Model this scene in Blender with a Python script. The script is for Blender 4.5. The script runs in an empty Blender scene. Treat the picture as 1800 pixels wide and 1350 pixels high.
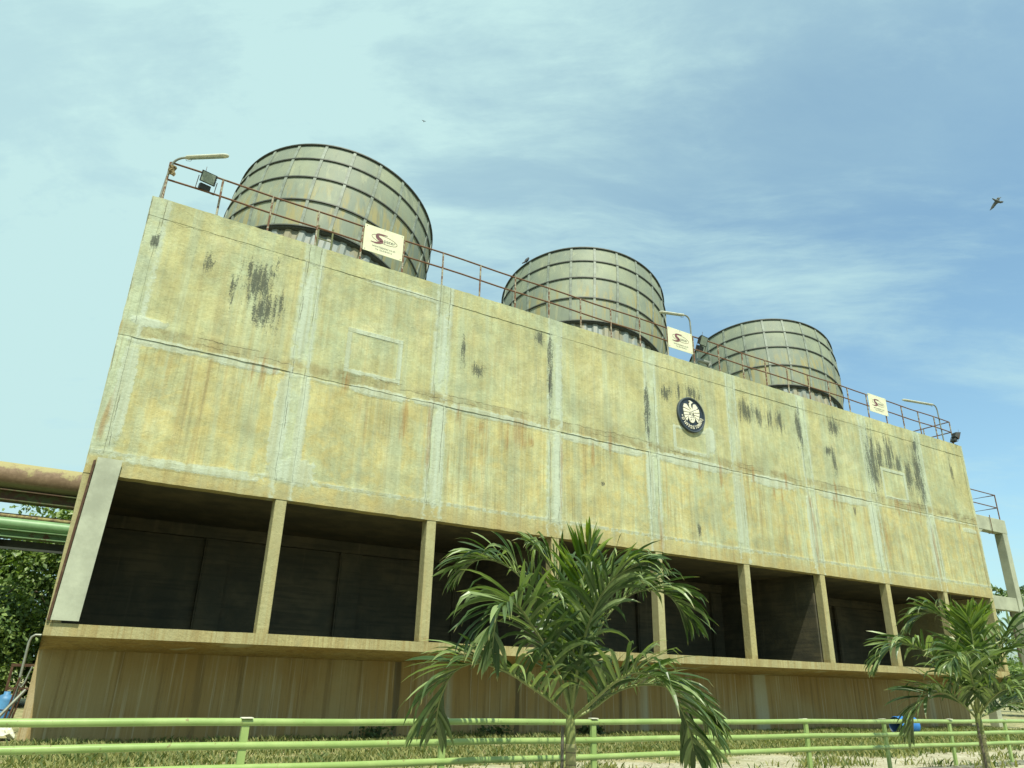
import bpy, bmesh, math, random
import numpy as np
from mathutils import Vector, Matrix, Quaternion, noise as mnoise

R = math.radians
random.seed(7)
rng = np.random.default_rng(7)
scene = bpy.context.scene
COL = scene.collection

# ------------------------------------------------------------------ camera
cam_data = bpy.data.cameras.new('camera')
cam = bpy.data.objects.new('camera', cam_data)
COL.objects.link(cam)
YAW, PITCH, ROLL = 0.537632, 0.382221, 0.027478
fwd = Vector((math.sin(YAW) * math.cos(PITCH), math.cos(YAW) * math.cos(PITCH), math.sin(PITCH)))
rgt = Vector((math.cos(YAW), -math.sin(YAW), 0))
upv = rgt.cross(fwd)
r2 = rgt * math.cos(ROLL) + upv * math.sin(ROLL)
u2 = upv * math.cos(ROLL) - rgt * math.sin(ROLL)
mw = Matrix((r2, u2, -fwd)).transposed().to_4x4()
mw.translation = Vector((-0.1787, -17.7719, 1.5432))
cam.matrix_world = mw
cam_data.sensor_width = 36
cam_data.lens = 1283.32 / 1800 * 36
cam_data.clip_start = 0.1
cam_data.clip_end = 3000
scene.camera = cam

# ------------------------------------------------------------------ sky, sun, exposure
SUN_EL, SUN_AZ = R(60), R(194)          # azimuth clockwise from +Y: front and a little to the left of the wall
world = bpy.data.worlds.new('World')
scene.world = world
world.use_nodes = True
SKY_STRENGTH = 0.15
sun_data = bpy.data.lights.new('sun', 'SUN')
sun_data.energy = 4.4
sun_data.angle = R(0.55)
sun_data.color = (1.0, 0.99, 0.82)
sun = bpy.data.objects.new('sun', sun_data)
COL.objects.link(sun)
sdir = Vector((math.sin(SUN_AZ) * math.cos(SUN_EL), math.cos(SUN_AZ) * math.cos(SUN_EL), math.sin(SUN_EL)))
sun.rotation_euler = sdir.to_track_quat('Z', 'Y').to_euler()
sun.location = (-10, -30, 40)
scene.view_settings.view_transform = 'Standard'
scene.view_settings.look = 'None'
scene.view_settings.gamma = 1
scene.view_settings.use_curve_mapping = False
scene.view_settings.exposure = 0.52
scene.cycles.use_denoising = True
scene.cycles.max_bounces = 6


# ------------------------------------------------------------------ node helper
class NT:
    def __init__(s, tree):
        s.t = tree
        s.n = tree.nodes
        s.l = tree.links

    def put(s, sock, v):
        if isinstance(v, bpy.types.NodeSocket):
            s.l.new(v, sock)
        elif v is not None:
            if sock.type == 'RGBA' and not isinstance(v, (int, float)):
                v = tuple(v) + (1,) if len(v) == 3 else tuple(v)
            sock.default_value = v

    def pos(s):
        return s.n.new('ShaderNodeNewGeometry').outputs['Position']

    def normal(s):
        return s.n.new('ShaderNodeNewGeometry').outputs['Normal']

    def objco(s):
        return s.n.new('ShaderNodeTexCoord').outputs['Object']

    def vscale(s, v, sc):
        m = s.n.new('ShaderNodeVectorMath')
        m.operation = 'MULTIPLY'
        s.put(m.inputs[0], v)
        m.inputs[1].default_value = sc
        return m.outputs[0]

    def vadd(s, a, b):
        m = s.n.new('ShaderNodeVectorMath')
        m.operation = 'ADD'
        s.put(m.inputs[0], a)
        s.put(m.inputs[1], b)
        return m.outputs[0]

    def noise(s, v, scale=1.0, detail=4.0, rough=0.55, dist=0.0, color=False):
        m = s.n.new('ShaderNodeTexNoise')
        s.put(m.inputs['Vector'], v)
        m.inputs['Scale'].default_value = scale
        m.inputs['Detail'].default_value = detail
        m.inputs['Roughness'].default_value = rough
        m.inputs['Distortion'].default_value = dist
        return m.outputs['Color' if color else 'Fac']

    def voronoi(s, v, scale, feature='F1', out='Distance'):
        m = s.n.new('ShaderNodeTexVoronoi')
        m.feature = feature
        s.put(m.inputs['Vector'], v)
        m.inputs['Scale'].default_value = scale
        return m.outputs[out]

    def math(s, op, a, b=None, c=None, clamp=False):
        m = s.n.new('ShaderNodeMath')
        m.operation = op
        m.use_clamp = clamp
        s.put(m.inputs[0], a)
        if b is not None:
            s.put(m.inputs[1], b)
        if c is not None:
            s.put(m.inputs[2], c)
        return m.outputs[0]

    def step(s, v, lo, hi, a=0.0, b=1.0):
        m = s.n.new('ShaderNodeMapRange')
        m.interpolation_type = 'SMOOTHSTEP'
        s.put(m.inputs[0], v)
        s.put(m.inputs[1], lo)
        s.put(m.inputs[2], hi)
        m.inputs[3].default_value = a
        m.inputs[4].default_value = b
        return m.outputs[0]

    def mix(s, f, a, b, mode='MIX'):
        m = s.n.new('ShaderNodeMix')
        m.data_type = 'RGBA'
        m.blend_type = mode
        s.put(m.inputs[0], f)
        s.put(m.inputs[6], a)
        s.put(m.inputs[7], b)
        return m.outputs[2]

    def attr(s, name):
        m = s.n.new('ShaderNodeAttribute')
        m.attribute_name = name
        return m.outputs['Fac']

    def sep(s, v):
        m = s.n.new('ShaderNodeSeparateXYZ')
        s.put(m.inputs[0], v)
        return m.outputs

    def comb(s, x, y, z):
        m = s.n.new('ShaderNodeCombineXYZ')
        s.put(m.inputs[0], x)
        s.put(m.inputs[1], y)
        s.put(m.inputs[2], z)
        return m.outputs[0]

    def bump(s, h, strength=0.3, dist=0.02):
        m = s.n.new('ShaderNodeBump')
        m.inputs['Strength'].default_value = strength
        m.inputs['Distance'].default_value = dist
        s.put(m.inputs['Height'], h)
        return m.outputs[0]


def material(name):
    m = bpy.data.materials.new(name)
    m.use_nodes = True
    t = NT(m.node_tree)
    b = t.n['Principled BSDF']
    return m, t, b


# ------------------------------------------------------------------ world nodes: clear sky with thin cirrus
w = NT(world.node_tree)
bg = w.n['Background']
sky = w.n.new('ShaderNodeTexSky')
sky.sky_type = 'NISHITA'
sky.sun_disc = False
sky.sun_elevation = SUN_EL
sky.sun_rotation = SUN_AZ
sky.air_density = 1.0
sky.dust_density = 2.2
sky.ozone_density = 1.0
gen = w.n.new('ShaderNodeTexCoord').outputs['Generated']
sx, sy, sz = w.sep(gen)
den = w.math('ADD', w.math('MAXIMUM', sz, 0.0), 0.22)
px = w.math('DIVIDE', sx, den)
py = w.math('DIVIDE', sy, den)
plane = w.comb(px, py, 0.0)
rot = w.n.new('ShaderNodeMapping')
rot.inputs['Rotation'].default_value = (0, 0, R(38))
w.put(rot.inputs['Vector'], plane)
warp = w.vadd(rot.outputs[0], w.vscale(w.noise(plane, 1.6, 3, 0.5, 0, True), (0.22, 0.22, 0)))
wisp = w.noise(w.vscale(warp, (1.0, 2.1, 1)), 1.0, 12, 0.64, 0.25)
broad = w.noise(plane, 0.95, 3, 0.5, 0.6)
fine = w.noise(w.vscale(warp, (2.2, 8.0, 1)), 3.0, 10, 0.7, 0.1)
cl = w.math('ADD', w.math('MULTIPLY', wisp, 0.62), w.math('MULTIPLY', broad, 0.55))
cl = w.math('ADD', cl, w.math('MULTIPLY', fine, 0.11))
thin = w.step(cl, 0.57, 0.78)
front = w.math('ADD', px, w.math('MULTIPLY', broad, 0.9))
front = w.math('SUBTRACT', front, w.math('MULTIPLY', w.math('SUBTRACT', wisp, 0.5), 1.0))
hazy = w.step(front, 1.75, 0.35, 0.05, 0.80)
cloud = w.math('ADD', hazy, w.math('MULTIPLY', thin, 0.68), clamp=True)
tinted = w.mix(1.0, sky.outputs[0], (0.86, 1.08, 0.98), 'MULTIPLY')
skycol = w.mix(cloud, tinted, (2.65, 3.86, 3.85))
w.put(bg.inputs['Color'], skycol)
bg.inputs['Strength'].default_value = SKY_STRENGTH


# ------------------------------------------------------------------ object helpers
def link(o, parent=None):
    COL.objects.link(o)
    if parent is not None:
        o.parent = parent
    return o


def tag(o, label=None, cat=None, group=None, kind=None):
    if label:
        o['label'] = label
    if cat:
        o['category'] = cat
    if group:
        o['group'] = group
    if kind:
        o['kind'] = kind
    return o


def empty(name, label, cat, loc=(0, 0, 0), group=None, rz=0.0):
    o = bpy.data.objects.new(name, None)
    o.empty_display_size = 0.2
    o.location = loc
    o.rotation_euler = (0, 0, rz)
    link(o)
    return tag(o, label, cat, group)


class MB:
    """collects shapes, builds one mesh object"""

    def __init__(s):
        s.v = []
        s.f = []
        s.smooth = []

    def add(s, vs, fs, smooth=False):
        o = len(s.v)
        s.v.extend(tuple(v) for v in vs)
        s.f.extend(tuple(i + o for i in f) for f in fs)
        s.smooth.extend([smooth] * len(fs))

    def box(s, x0, x1, y0, y1, z0, z1, M=None):
        vs = [Vector((x, y, z)) for z in (z0, z1) for y in (y0, y1) for x in (x0, x1)]
        if M is not None:
            vs = [M @ v for v in vs]
        s.add(vs, [(0, 2, 3, 1), (4, 5, 7, 6), (0, 1, 5, 4), (2, 6, 7, 3), (0, 4, 6, 2), (1, 3, 7, 5)])

    def tube(s, pts, rad, n=8, cap=True, smooth=True):
        pts = [Vector(p) for p in pts]
        rads = rad if isinstance(rad, (list, tuple)) else [rad] * len(pts)
        t0 = (pts[1] - pts[0]).normalized()
        ref = Vector((0, 0, 1)) if abs(t0.z) < 0.9 else Vector((1, 0, 0))
        a = t0.cross(ref).normalized()
        vs, fs = [], []
        for i, p in enumerate(pts):
            if i == 0:
                t = pts[1] - pts[0]
            elif i == len(pts) - 1:
                t = pts[-1] - pts[-2]
            else:
                t = (pts[i + 1] - pts[i]).normalized() + (pts[i] - pts[i - 1]).normalized()
            t.normalize()
            a = (a - t * a.dot(t)).normalized()
            b = t.cross(a)
            for k in range(n):
                an = 2 * math.pi * k / n
                vs.append(p + (a * math.cos(an) + b * math.sin(an)) * rads[i])
        for i in range(len(pts) - 1):
            for k in range(n):
                k2 = (k + 1) % n
                fs.append((i * n + k, i * n + k2, (i + 1) * n + k2, (i + 1) * n + k))
        s.add(vs, fs, smooth)
        if cap:
            m = len(pts) - 1
            s.add(vs[:n], [tuple(range(n))[::-1]])
            s.add(vs[m * n:], [tuple(range(n))])

    def lathe(s, prof, n=32, M=None, smooth=True, closed=False):
        vs, fs = [], []
        for r, z in prof:
            for k in range(n):
                an = 2 * math.pi * k / n
                v = Vector((r * math.cos(an), r * math.sin(an), z))
                vs.append(M @ v if M is not None else v)
        m = len(prof)
        for i in range(m if closed else m - 1):
            j = (i + 1) % m
            for k in range(n):
                k2 = (k + 1) % n
                fs.append((i * n + k, i * n + k2, j * n + k2, j * n + k))
        s.add(vs, fs, smooth)

    def prism(s, poly, d0, d1, M=None):
        """2D polygon (x, z) extruded along y from d0 to d1"""
        n = len(poly)
        vs = [Vector((x, d0, z)) for x, z in poly] + [Vector((x, d1, z)) for x, z in poly]
        if M is not None:
            vs = [M @ v for v in vs]
        fs = [tuple(range(n)), tuple(range(2 * n - 1, n - 1, -1))]
        fs += [(i, i + n, (i + 1) % n + n, (i + 1) % n) for i in range(n)]
        s.add(vs, fs)

    def mesh(s, name):
        me = bpy.data.meshes.new(name)
        me.from_pydata(s.v, [], s.f)
        me.polygons.foreach_set('use_smooth', s.smooth)
        me.update()
        return me

    def build(s, name, mat, parent=None, bevel=0.0, loc=None):
        me = s.mesh(name)
        if bevel:
            bm = bmesh.new()
            bm.from_mesh(me)
            bmesh.ops.remove_doubles(bm, verts=bm.verts, dist=1e-5)
            bmesh.ops.recalc_face_normals(bm, faces=bm.faces)
            bmesh.ops.bevel(bm, geom=list(bm.edges), offset=bevel, segments=1, affect='EDGES', clamp_overlap=True)
            bm.to_mesh(me)
            bm.free()
        o = bpy.data.objects.new(name, me)
        if mat is not None:
            me.materials.append(mat)
        if loc is not None:
            o.location = loc
        return link(o, parent)


def box_obj(name, x0, x1, y0, y1, z0, z1, mat, parent=None, bevel=0.0):
    b = MB()
    b.box(x0, x1, y0, y1, z0, z1)
    return b.build(name, mat, parent, bevel)


def obj_from(name, me, parent=None, M=None):
    o = bpy.data.objects.new(name, me)
    if M is not None:
        o.matrix_local = M
    return link(o, parent)


# ------------------------------------------------------------------ materials
def simple(name, col, rough=0.6, metal=0.0, var=0.15, scale=6.0, bump=0.0, spec=0.4):
    m, t, b = material(name)
    n = t.noise(t.pos(), scale, 5, 0.6)
    c0 = tuple(c * (1 - var) for c in col)
    c1 = tuple(min(1, c * (1 + var)) for c in col)
    t.put(b.inputs['Base Color'], t.mix(t.step(n, 0.3, 0.7), c0, c1))
    b.inputs['Roughness'].default_value = rough
    b.inputs['Metallic'].default_value = metal
    b.inputs['Specular IOR Level'].default_value = spec
    if bump:
        t.put(b.inputs['Normal'], t.bump(t.noise(t.pos(), scale * 6, 6, 0.65), bump, 0.01))
    return m


def concrete_facade():
    m, t, b = material('stained_plaster_concrete')
    P = t.pos()
    X, Y, Z = t.sep(P)
    big = t.noise(P, 0.33, 3, 0.5, 0.4)
    mid = t.noise(P, 1.7, 5, 0.6, 0.3)
    col = t.mix(t.step(big, 0.36, 0.66), (0.35, 0.39, 0.245), (0.405, 0.385, 0.195))
    col = t.mix(t.step(mid, 0.45, 0.70, 0, 0.55), col, (0.27, 0.285, 0.18))
    col = t.mix(t.step(t.noise(t.vadd(P, (9, 3, 4)), 0.9, 5, 0.6, 0.5), 0.5, 0.72, 0, 0.65), col, (0.47, 0.46, 0.28))
    mott = t.noise(P, 5.0, 6, 0.68, 0.6)
    col = t.mix(t.step(mott, 0.50, 0.66, 0, 0.35), col, (0.27, 0.25, 0.14))
    col = t.mix(t.step(mott, 0.46, 0.32, 0, 0.35), col, (0.46, 0.46, 0.30))
    # greener pilasters, warmer panels, browner middle beam
    zn = t.noise(P, 2.6, 5, 0.62, 0.5)
    col = t.mix(t.math('MULTIPLY', t.attr('panel'), t.step(zn, 0.38, 0.64, 0.15, 0.85)), col, (0.425, 0.365, 0.16))
    col = t.mix(t.math('MULTIPLY', t.attr('pilaster'), t.step(zn, 0.30, 0.62, 0.35, 0.85)), col, (0.39, 0.44, 0.325))
    col = t.mix(t.math('MULTIPLY', t.attr('midbeam'), t.step(zn, 0.38, 0.58, 0.2, 0.9)), col, (0.265, 0.235, 0.12))
    # rain streaks running down the wall
    st = t.noise(t.vscale(P, (4.5, 4.5, 0.17)), 1.0, 6, 0.66)
    st2 = t.noise(t.vscale(t.vadd(P, (31, 7, 2)), (14, 14, 0.30)), 1.0, 5, 0.66)
    st3 = t.noise(t.vscale(t.vadd(P, (3, 5, 77)), (2.2, 2.2, 0.10)), 1.0, 5, 0.6)
    lower = t.step(Z, 9.3, 8.5)
    bay = t.noise(t.vscale(P, (0.35, 0.35, 0.25)), 1.0, 2, 0.5)
    amt = t.math('MULTIPLY', t.math('ADD', t.math('MULTIPLY', lower, 0.34), 0.20), t.step(bay, 0.36, 0.62, 0.25, 1.35))
    col = t.mix(t.math('MULTIPLY', t.step(st3, 0.48, 0.64), 0.62), col, (0.345, 0.38, 0.255))
    col = t.mix(t.math('MULTIPLY', t.step(st, 0.50, 0.64), amt), col, (0.34, 0.265, 0.12))
    col = t.mix(t.math('MULTIPLY', t.step(st2, 0.51, 0.66), t.math('MULTIPLY', amt, 0.75)), col, (0.23, 0.21, 0.115))
    col = t.mix(t.math('MULTIPLY', t.step(st2, 0.46, 0.36), t.math('MULTIPLY', amt, 0.55)), col, (0.49, 0.48, 0.29))
    grime = t.noise(t.vadd(P, (2, 8, 5)), 0.8, 12, 0.72, 0.3)
    vgr = t.noise(t.vscale(t.vadd(P, (12, 1, 3)), (5, 5, 0.45)), 1.0, 10, 0.72, 0.2)
    gm = t.math('MULTIPLY', t.step(grime, 0.34, 0.66, 1.18, 0.87), t.step(vgr, 0.34, 0.66, 1.10, 0.92))
    col = t.mix(1.0, col, t.comb(gm, gm, gm), 'MULTIPLY')
    # band of damp brown on the lower beam
    damp = t.step(t.math('ADD', Z, t.math('MULTIPLY', t.noise(t.vscale(P, (3, 3, 0.5)), 1, 4), 0.5)), 6.35, 5.55)
    col = t.mix(t.math('MULTIPLY', damp, 0.55), col, (0.33, 0.255, 0.11))
    lip = t.math('MULTIPLY', t.step(Z, 2.45, 2.40), t.step(t.noise(t.vscale(P, (16, 16, 0.6)), 1.0, 6, 0.68), 0.44, 0.62, 0.1, 0.7))
    col = t.mix(lip, col, (0.27, 0.205, 0.09))
    # patches with painted sill light, rust, mould from the masks
    n1 = t.noise(P, 6.5, 6, 0.65, 0.5)
    patch = t.step(t.math('ADD', t.attr('patch'), t.math('MULTIPLY', t.math('SUBTRACT', n1, 0.5), 1.5)), 0.36, 0.72)
    col = t.mix(t.math('MULTIPLY', patch, 0.78), col, t.mix(t.step(st, 0.4, 0.62), (0.45, 0.50, 0.405), (0.37, 0.395, 0.285)))
    rn = t.noise(t.vscale(P, (9, 9, 0.9)), 1.3, 5, 0.6)
    rust = t.step(t.math('ADD', t.attr('rust'), t.math('MULTIPLY', t.math('SUBTRACT', rn, 0.5), 1.7)), 0.45, 1.05)
    col = t.mix(t.math('MULTIPLY', rust, 0.6), col, (0.285, 0.165, 0.06))
    mn = t.noise(t.vscale(P, (8, 8, 1.1)), 1.0, 7, 0.74, 0.2)
    mf = t.noise(P, 26, 4, 0.75)
    mn = t.math('ADD', t.math('MULTIPLY', mn, 0.60), t.math('MULTIPLY', mf, 0.40))
    md = t.step(t.math('ADD', t.math('MULTIPLY', t.attr('mould_dark'), 0.72), t.math('MULTIPLY', t.math('SUBTRACT', mn, 0.5), 3.4)), 0.30, 0.72)
    col = t.mix(t.math('MULTIPLY', md, 0.86), col, (0.062, 0.070, 0.060))
    # hairline cracks wandering along the joints
    wob = t.math('MULTIPLY', t.math('SUBTRACT', t.noise(P, 1.3, 7, 0.7), 0.5), 0.34)
    zz = t.math('ADD', Z, wob)
    crack = None
    for zl, th, sc in ((8.84, 0.007, 0.35), (9.00, 0.009, 0.5), (11.90, 0.006, 0.6)):
        d = t.math('ABSOLUTE', t.math('SUBTRACT', zz, zl))
        on = t.step(t.noise(t.vadd(P, (zl * 7, 0, 0)), sc, 2), 0.50, 0.56)
        c = t.math('MULTIPLY', t.step(d, th, th * 0.4), on)
        crack = c if crack is None else t.math('MAXIMUM', crack, c)
    xm = t.math('ADD', X, t.math('MULTIPLY', wob, 0.5))
    xm = t.math('ABSOLUTE', t.math('SUBTRACT', t.math('PINGPONG', xm, 2.0), 0.16))
    c = t.math('MULTIPLY', t.step(xm, 0.008, 0.003), t.step(t.noise(P, 0.7, 2), 0.52, 0.58))
    c = t.math('MULTIPLY', c, t.step(Z, 5.7, 5.8))
    crack = t.math('MAXIMUM', crack, c)
    col = t.mix(t.math('MULTIPLY', crack, 0.65), col, (0.12, 0.10, 0.06))
    # fine speckle
    col = t.mix(t.step(t.noise(P, 60, 3, 0.7), 0.60, 0.8, 0, 0.25), col, (0.22, 0.2, 0.13))
    t.put(b.inputs['Base Color'], col)
    b.inputs['Roughness'].default_value = 0.92
    b.inputs['Specular IOR Level'].default_value = 0.15
    h = t.math('ADD', t.math('MULTIPLY', t.noise(P, 14, 7, 0.7), 0.6), t.math('MULTIPLY', n1, 0.9))
    h = t.math('SUBTRACT', h, t.math('MULTIPLY', crack, 1.2))
    t.put(b.inputs['Normal'], t.bump(h, 0.75, 0.025))
    return m


def concrete_base():
    m, t, b = material('damp_brown_concrete')
    P = t.pos()
    X, Y, Z = t.sep(P)
    big = t.noise(P, 0.5, 4, 0.55, 0.3)
    st = t.noise(t.vscale(P, (4.5, 4.5, 0.16)), 1.0, 5, 0.6)
    st2 = t.noise(t.vscale(t.vadd(P, (5, 0, 9)), (14, 14, 0.25)), 1.0, 4, 0.6)
    col = t.mix(t.step(big, 0.35, 0.65), (0.325, 0.22, 0.09), (0.35, 0.27, 0.135))
    col = t.mix(t.step(st, 0.48, 0.64, 0, 0.65), col, (0.20, 0.14, 0.065))
    col = t.mix(t.step(t.noise(t.vscale(t.vadd(P, (4, 2, 6)), (30, 30, 0.5)), 1.0, 6, 0.7), 0.50, 0.66, 0, 0.25), col, (0.18, 0.13, 0.065))
    col = t.mix(t.step(st2, 0.53, 0.68, 0, 0.65), col, (0.46, 0.40, 0.27))
    pale = t.noise(t.vscale(t.vadd(P, (17, 0, 3)), (0.9, 0.9, 0.05)), 1.0, 3, 0.5)
    col = t.mix(t.step(pale, 0.60, 0.72, 0, 0.6), col, (0.46, 0.47, 0.37))
    fb = t.noise(P, 18, 6, 0.7)
    col = t.mix(t.math('MULTIPLY', t.step(fb, 0.56, 0.66), t.step(st, 0.42, 0.58, 0, 0.5)), col, (0.19, 0.15, 0.085))
    mn = t.noise(t.vscale(P, (6, 6, 0.4)), 1.0, 6, 0.7)
    md = t.step(t.math('ADD', t.math('MULTIPLY', t.attr('mould_dark'), 0.7), t.math('MULTIPLY', t.math('SUBTRACT', mn, 0.5), 1.2)), 0.3, 0.6)  # on the base wall this mask holds its dark bands
    col = t.mix(t.math('MULTIPLY', md, 0.75), col, (0.09, 0.075, 0.05))
    t.put(b.inputs['Base Color'], col)
    b.inputs['Roughness'].default_value = 0.9
    b.inputs['Specular IOR Level'].default_value = 0.15
    t.put(b.inputs['Normal'], t.bump(t.math('ADD', fb, t.noise(P, 5, 5, 0.6)), 0.5, 0.015))
    return m


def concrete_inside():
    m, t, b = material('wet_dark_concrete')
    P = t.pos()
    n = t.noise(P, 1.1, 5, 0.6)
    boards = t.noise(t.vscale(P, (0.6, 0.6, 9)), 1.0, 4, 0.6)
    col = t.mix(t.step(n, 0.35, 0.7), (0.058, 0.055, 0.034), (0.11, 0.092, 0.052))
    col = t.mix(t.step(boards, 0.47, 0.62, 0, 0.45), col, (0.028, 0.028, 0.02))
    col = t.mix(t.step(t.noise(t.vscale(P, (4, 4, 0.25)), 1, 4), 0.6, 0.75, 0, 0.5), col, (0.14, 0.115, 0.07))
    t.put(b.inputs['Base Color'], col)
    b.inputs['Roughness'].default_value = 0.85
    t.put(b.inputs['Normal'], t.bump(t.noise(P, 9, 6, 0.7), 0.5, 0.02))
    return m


def frp_panel():
    m, t, b = material('weathered_grey_fibreglass')
    P = t.pos()
    n = t.noise(P, 0.6, 4, 0.55, 0.3)
    info = t.n.new('ShaderNodeObjectInfo')
    col = t.mix(t.step(n, 0.35, 0.68), (0.18, 0.21, 0.16), (0.245, 0.27, 0.185))
    col = t.mix(t.math('MULTIPLY', info.outputs['Random'], 0.45), col, (0.15, 0.175, 0.145))
    Z = t.sep(P)[2]
    st = t.noise(t.vscale(P, (3.6, 3.6, 0.3)), 1.0, 5, 0.62, 0.2)
    low = t.step(Z, 17.4, 16.2, 0.10, 0.95)
    col = t.mix(t.math('MULTIPLY', t.step(st, 0.45, 0.62), low), col, (0.275, 0.24, 0.11))
    st2 = t.noise(t.vscale(t.vadd(P, (8, 3, 1)), (6, 6, 0.5)), 1.0, 5, 0.6)
    col = t.mix(t.step(st2, 0.56, 0.72, 0, 0.45), col, (0.11, 0.125, 0.10))
    col = t.mix(t.math('MULTIPLY', t.step(t.noise(t.vscale(t.vadd(P, (1, 3, 8)), (5, 5, 0.6)), 1.0, 4, 0.6), 0.57, 0.68), 0.5), col, (0.31, 0.32, 0.21))
    t.put(b.inputs['Base Color'], col)
    b.inputs['Roughness'].default_value = 0.62
    b.inputs['Specular IOR Level'].default_value = 0.3
    t.put(b.inputs['Normal'], t.bump(t.noise(P, 7, 5, 0.6), 0.15, 0.02))
    return m


def skirt_mat():
    m, t, b = material('weathered_blue_grey_sheet')
    P = t.pos()
    st = t.noise(t.vscale(P, (2.5, 2.5, 0.4)), 1.0, 5, 0.6)
    col = t.mix(t.step(st, 0.42, 0.62), (0.175, 0.205, 0.195), (0.20, 0.18, 0.11))
    t.put(b.inputs['Base Color'], col)
    b.inputs['Roughness'].default_value = 0.6
    return m


def rust_mat(name, paint, rust=(0.16, 0.075, 0.035), amount=0.5, scale=5.0):
    m, t, b = material(name)
    P = t.pos()
    n = t.noise(P, scale, 7, 0.7, 0.4)
    f = t.step(n, 0.62 - amount * 0.35, 0.68 - amount * 0.3)
    col = t.mix(f, paint, rust)
    col = t.mix(t.step(t.noise(P, scale * 5, 4, 0.7), 0.45, 0.75, 0, 0.5), col, tuple(c * 0.55 for c in rust))
    t.put(b.inputs['Base Color'], col)
    b.inputs['Roughness'].default_value = 0.75
    b.inputs['Specular IOR Level'].default_value = 0.3
    t.put(b.inputs['Normal'], t.bump(n, 0.3, 0.004))
    return m


def fence_mat():
    m, t, b = material('chipped_light_green_paint')
    P = t.pos()
    n = t.noise(P, 3, 4, 0.6)
    col = t.mix(t.step(n, 0.35, 0.7), (0.22, 0.315, 0.095), (0.285, 0.375, 0.13))
    chip = t.noise(P, 16, 5, 0.7)
    col = t.mix(t.step(chip, 0.635, 0.665, 0, 0.8), col, (0.17, 0.12, 0.05))
    col = t.mix(t.step(t.noise(t.vscale(P, (3, 3, 3)), 1, 6, 0.7), 0.6, 0.75, 0, 0.5), col, (0.15, 0.27, 0.07))
    t.put(b.inputs['Base Color'], col)
    b.inputs['Roughness'].default_value = 0.36
    t.put(b.inputs['Normal'], t.bump(chip, 0.2, 0.003))
    return m


def leaf_mat(name, c0, c1, rough=0.42, trans=0.25, seed=0.0, dry=None):
    m, t, b = material(name)
    P = t.pos()
    n = t.noise(t.vadd(P, (seed, 0, 0)), 2.5, 4, 0.6)
    shade = t.attr('tone')
    f = t.math('ADD', t.math('MULTIPLY', n, 0.35), t.math('MULTIPLY', shade, 0.75))
    col = t.mix(t.step(f, 0.25, 0.85), c0, c1)
    if dry is not None:
        col = t.mix(t.step(t.attr('tip'), 0.86, 1.0, 0, 0.7), col, dry)
    t.put(b.inputs['Base Color'], col)
    b.inputs['Roughness'].default_value = rough
    b.inputs['Specular IOR Level'].default_value = 0.5
    tr = t.n.new('ShaderNodeBsdfTranslucent')
    t.put(tr.inputs['Color'], t.mix(1.0, col, (1.5, 1.7, 0.6), 'MULTIPLY'))
    mx = t.n.new('ShaderNodeMixShader')
    mx.inputs[0].default_value = trans
    t.l.new(b.outputs[0], mx.inputs[1])
    t.l.new(tr.outputs[0], mx.inputs[2])
    t.l.new(mx.outputs[0], t.n['Material Output'].inputs['Surface'])
    return m


def ground_mat():
    m, t, b = material('gravel_and_dry_soil')
    P = t.pos()
    X, Y, Z = t.sep(P)
    v = t.voronoi(P, 26, 'F1', 'Color')
    g = t.mix(t.step(t.noise(P, 0.8, 4, 0.6), 0.35, 0.65), (0.25, 0.23, 0.14), (0.41, 0.38, 0.27))
    g = t.mix(0.45, g, t.mix(t.sep(v)[0], (0.22, 0.19, 0.12), (0.62, 0.58, 0.45)))
    yy = t.math('ADD', Y, t.math('MULTIPLY', t.math('SUBTRACT', t.noise(P, 0.45, 4, 0.6), 0.5), 7))
    turf = t.step(yy, -6.8, -4.8)
    g = t.mix(turf, g, t.mix(t.step(t.noise(P, 3, 5, 0.6), 0.4, 0.6), (0.17, 0.18, 0.07), (0.36, 0.31, 0.16)))
    t.put(b.inputs['Base Color'], g)
    b.inputs['Roughness'].default_value = 0.95
    t.put(b.inputs['Normal'], t.bump(t.voronoi(P, 26), 0.6, 0.03))
    return m


M_FAC = concrete_facade()
M_BASE = concrete_base()
M_IN = concrete_inside()
M_FRP = frp_panel()
M_SKIRT = skirt_mat()
M_RING = simple('dark_weathered_steel', (0.055, 0.06, 0.05), 0.6, 0.3)
M_RIB = simple('grey_galvanised_rib', (0.185, 0.21, 0.17), 0.6, 0.0, 0.3, 3)
M_RAILR = rust_mat('rusty_railing_steel', (0.19, 0.17, 0.12), (0.15, 0.075, 0.04), 0.85)
M_POSTR = rust_mat('flaking_painted_steel', (0.36, 0.34, 0.25), (0.16, 0.08, 0.045), 0.5, 7)
M_SIGN = simple('cream_painted_board', (0.64, 0.63, 0.44), 0.5, 0, 0.06, 4)
M_MAROON = simple('maroon_print', (0.16, 0.06, 0.065), 0.5)
M_INK = simple('faded_black_print', (0.07, 0.06, 0.06), 0.6)
M_BLACK = simple('dark_blue_black_enamel', (0.022, 0.03, 0.042), 0.4, 0, 0.3)
M_RIM = simple('slate_painted_rim', (0.055, 0.07, 0.085), 0.45)
M_WHITE = simple('aged_white_relief', (0.72, 0.68, 0.54), 0.6, 0, 0.12, 20)
M_SHEET = simple('pale_cement_board', (0.36, 0.375, 0.285), 0.75, 0, 0.2, 1.4, 0.35)
M_DARKST = rust_mat('dark_rust_and_gap_shade', (0.10, 0.06, 0.035), (0.07, 0.035, 0.02), 0.6)  # rusted steel; also the painted gap shadow beside the cover board
M_FENCE = fence_mat()
M_CAP = simple('bleached_cap', (0.62, 0.60, 0.48), 0.7)
M_FLOODB = simple('black_flood_housing', (0.03, 0.035, 0.035), 0.5, 0.2)
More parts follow.
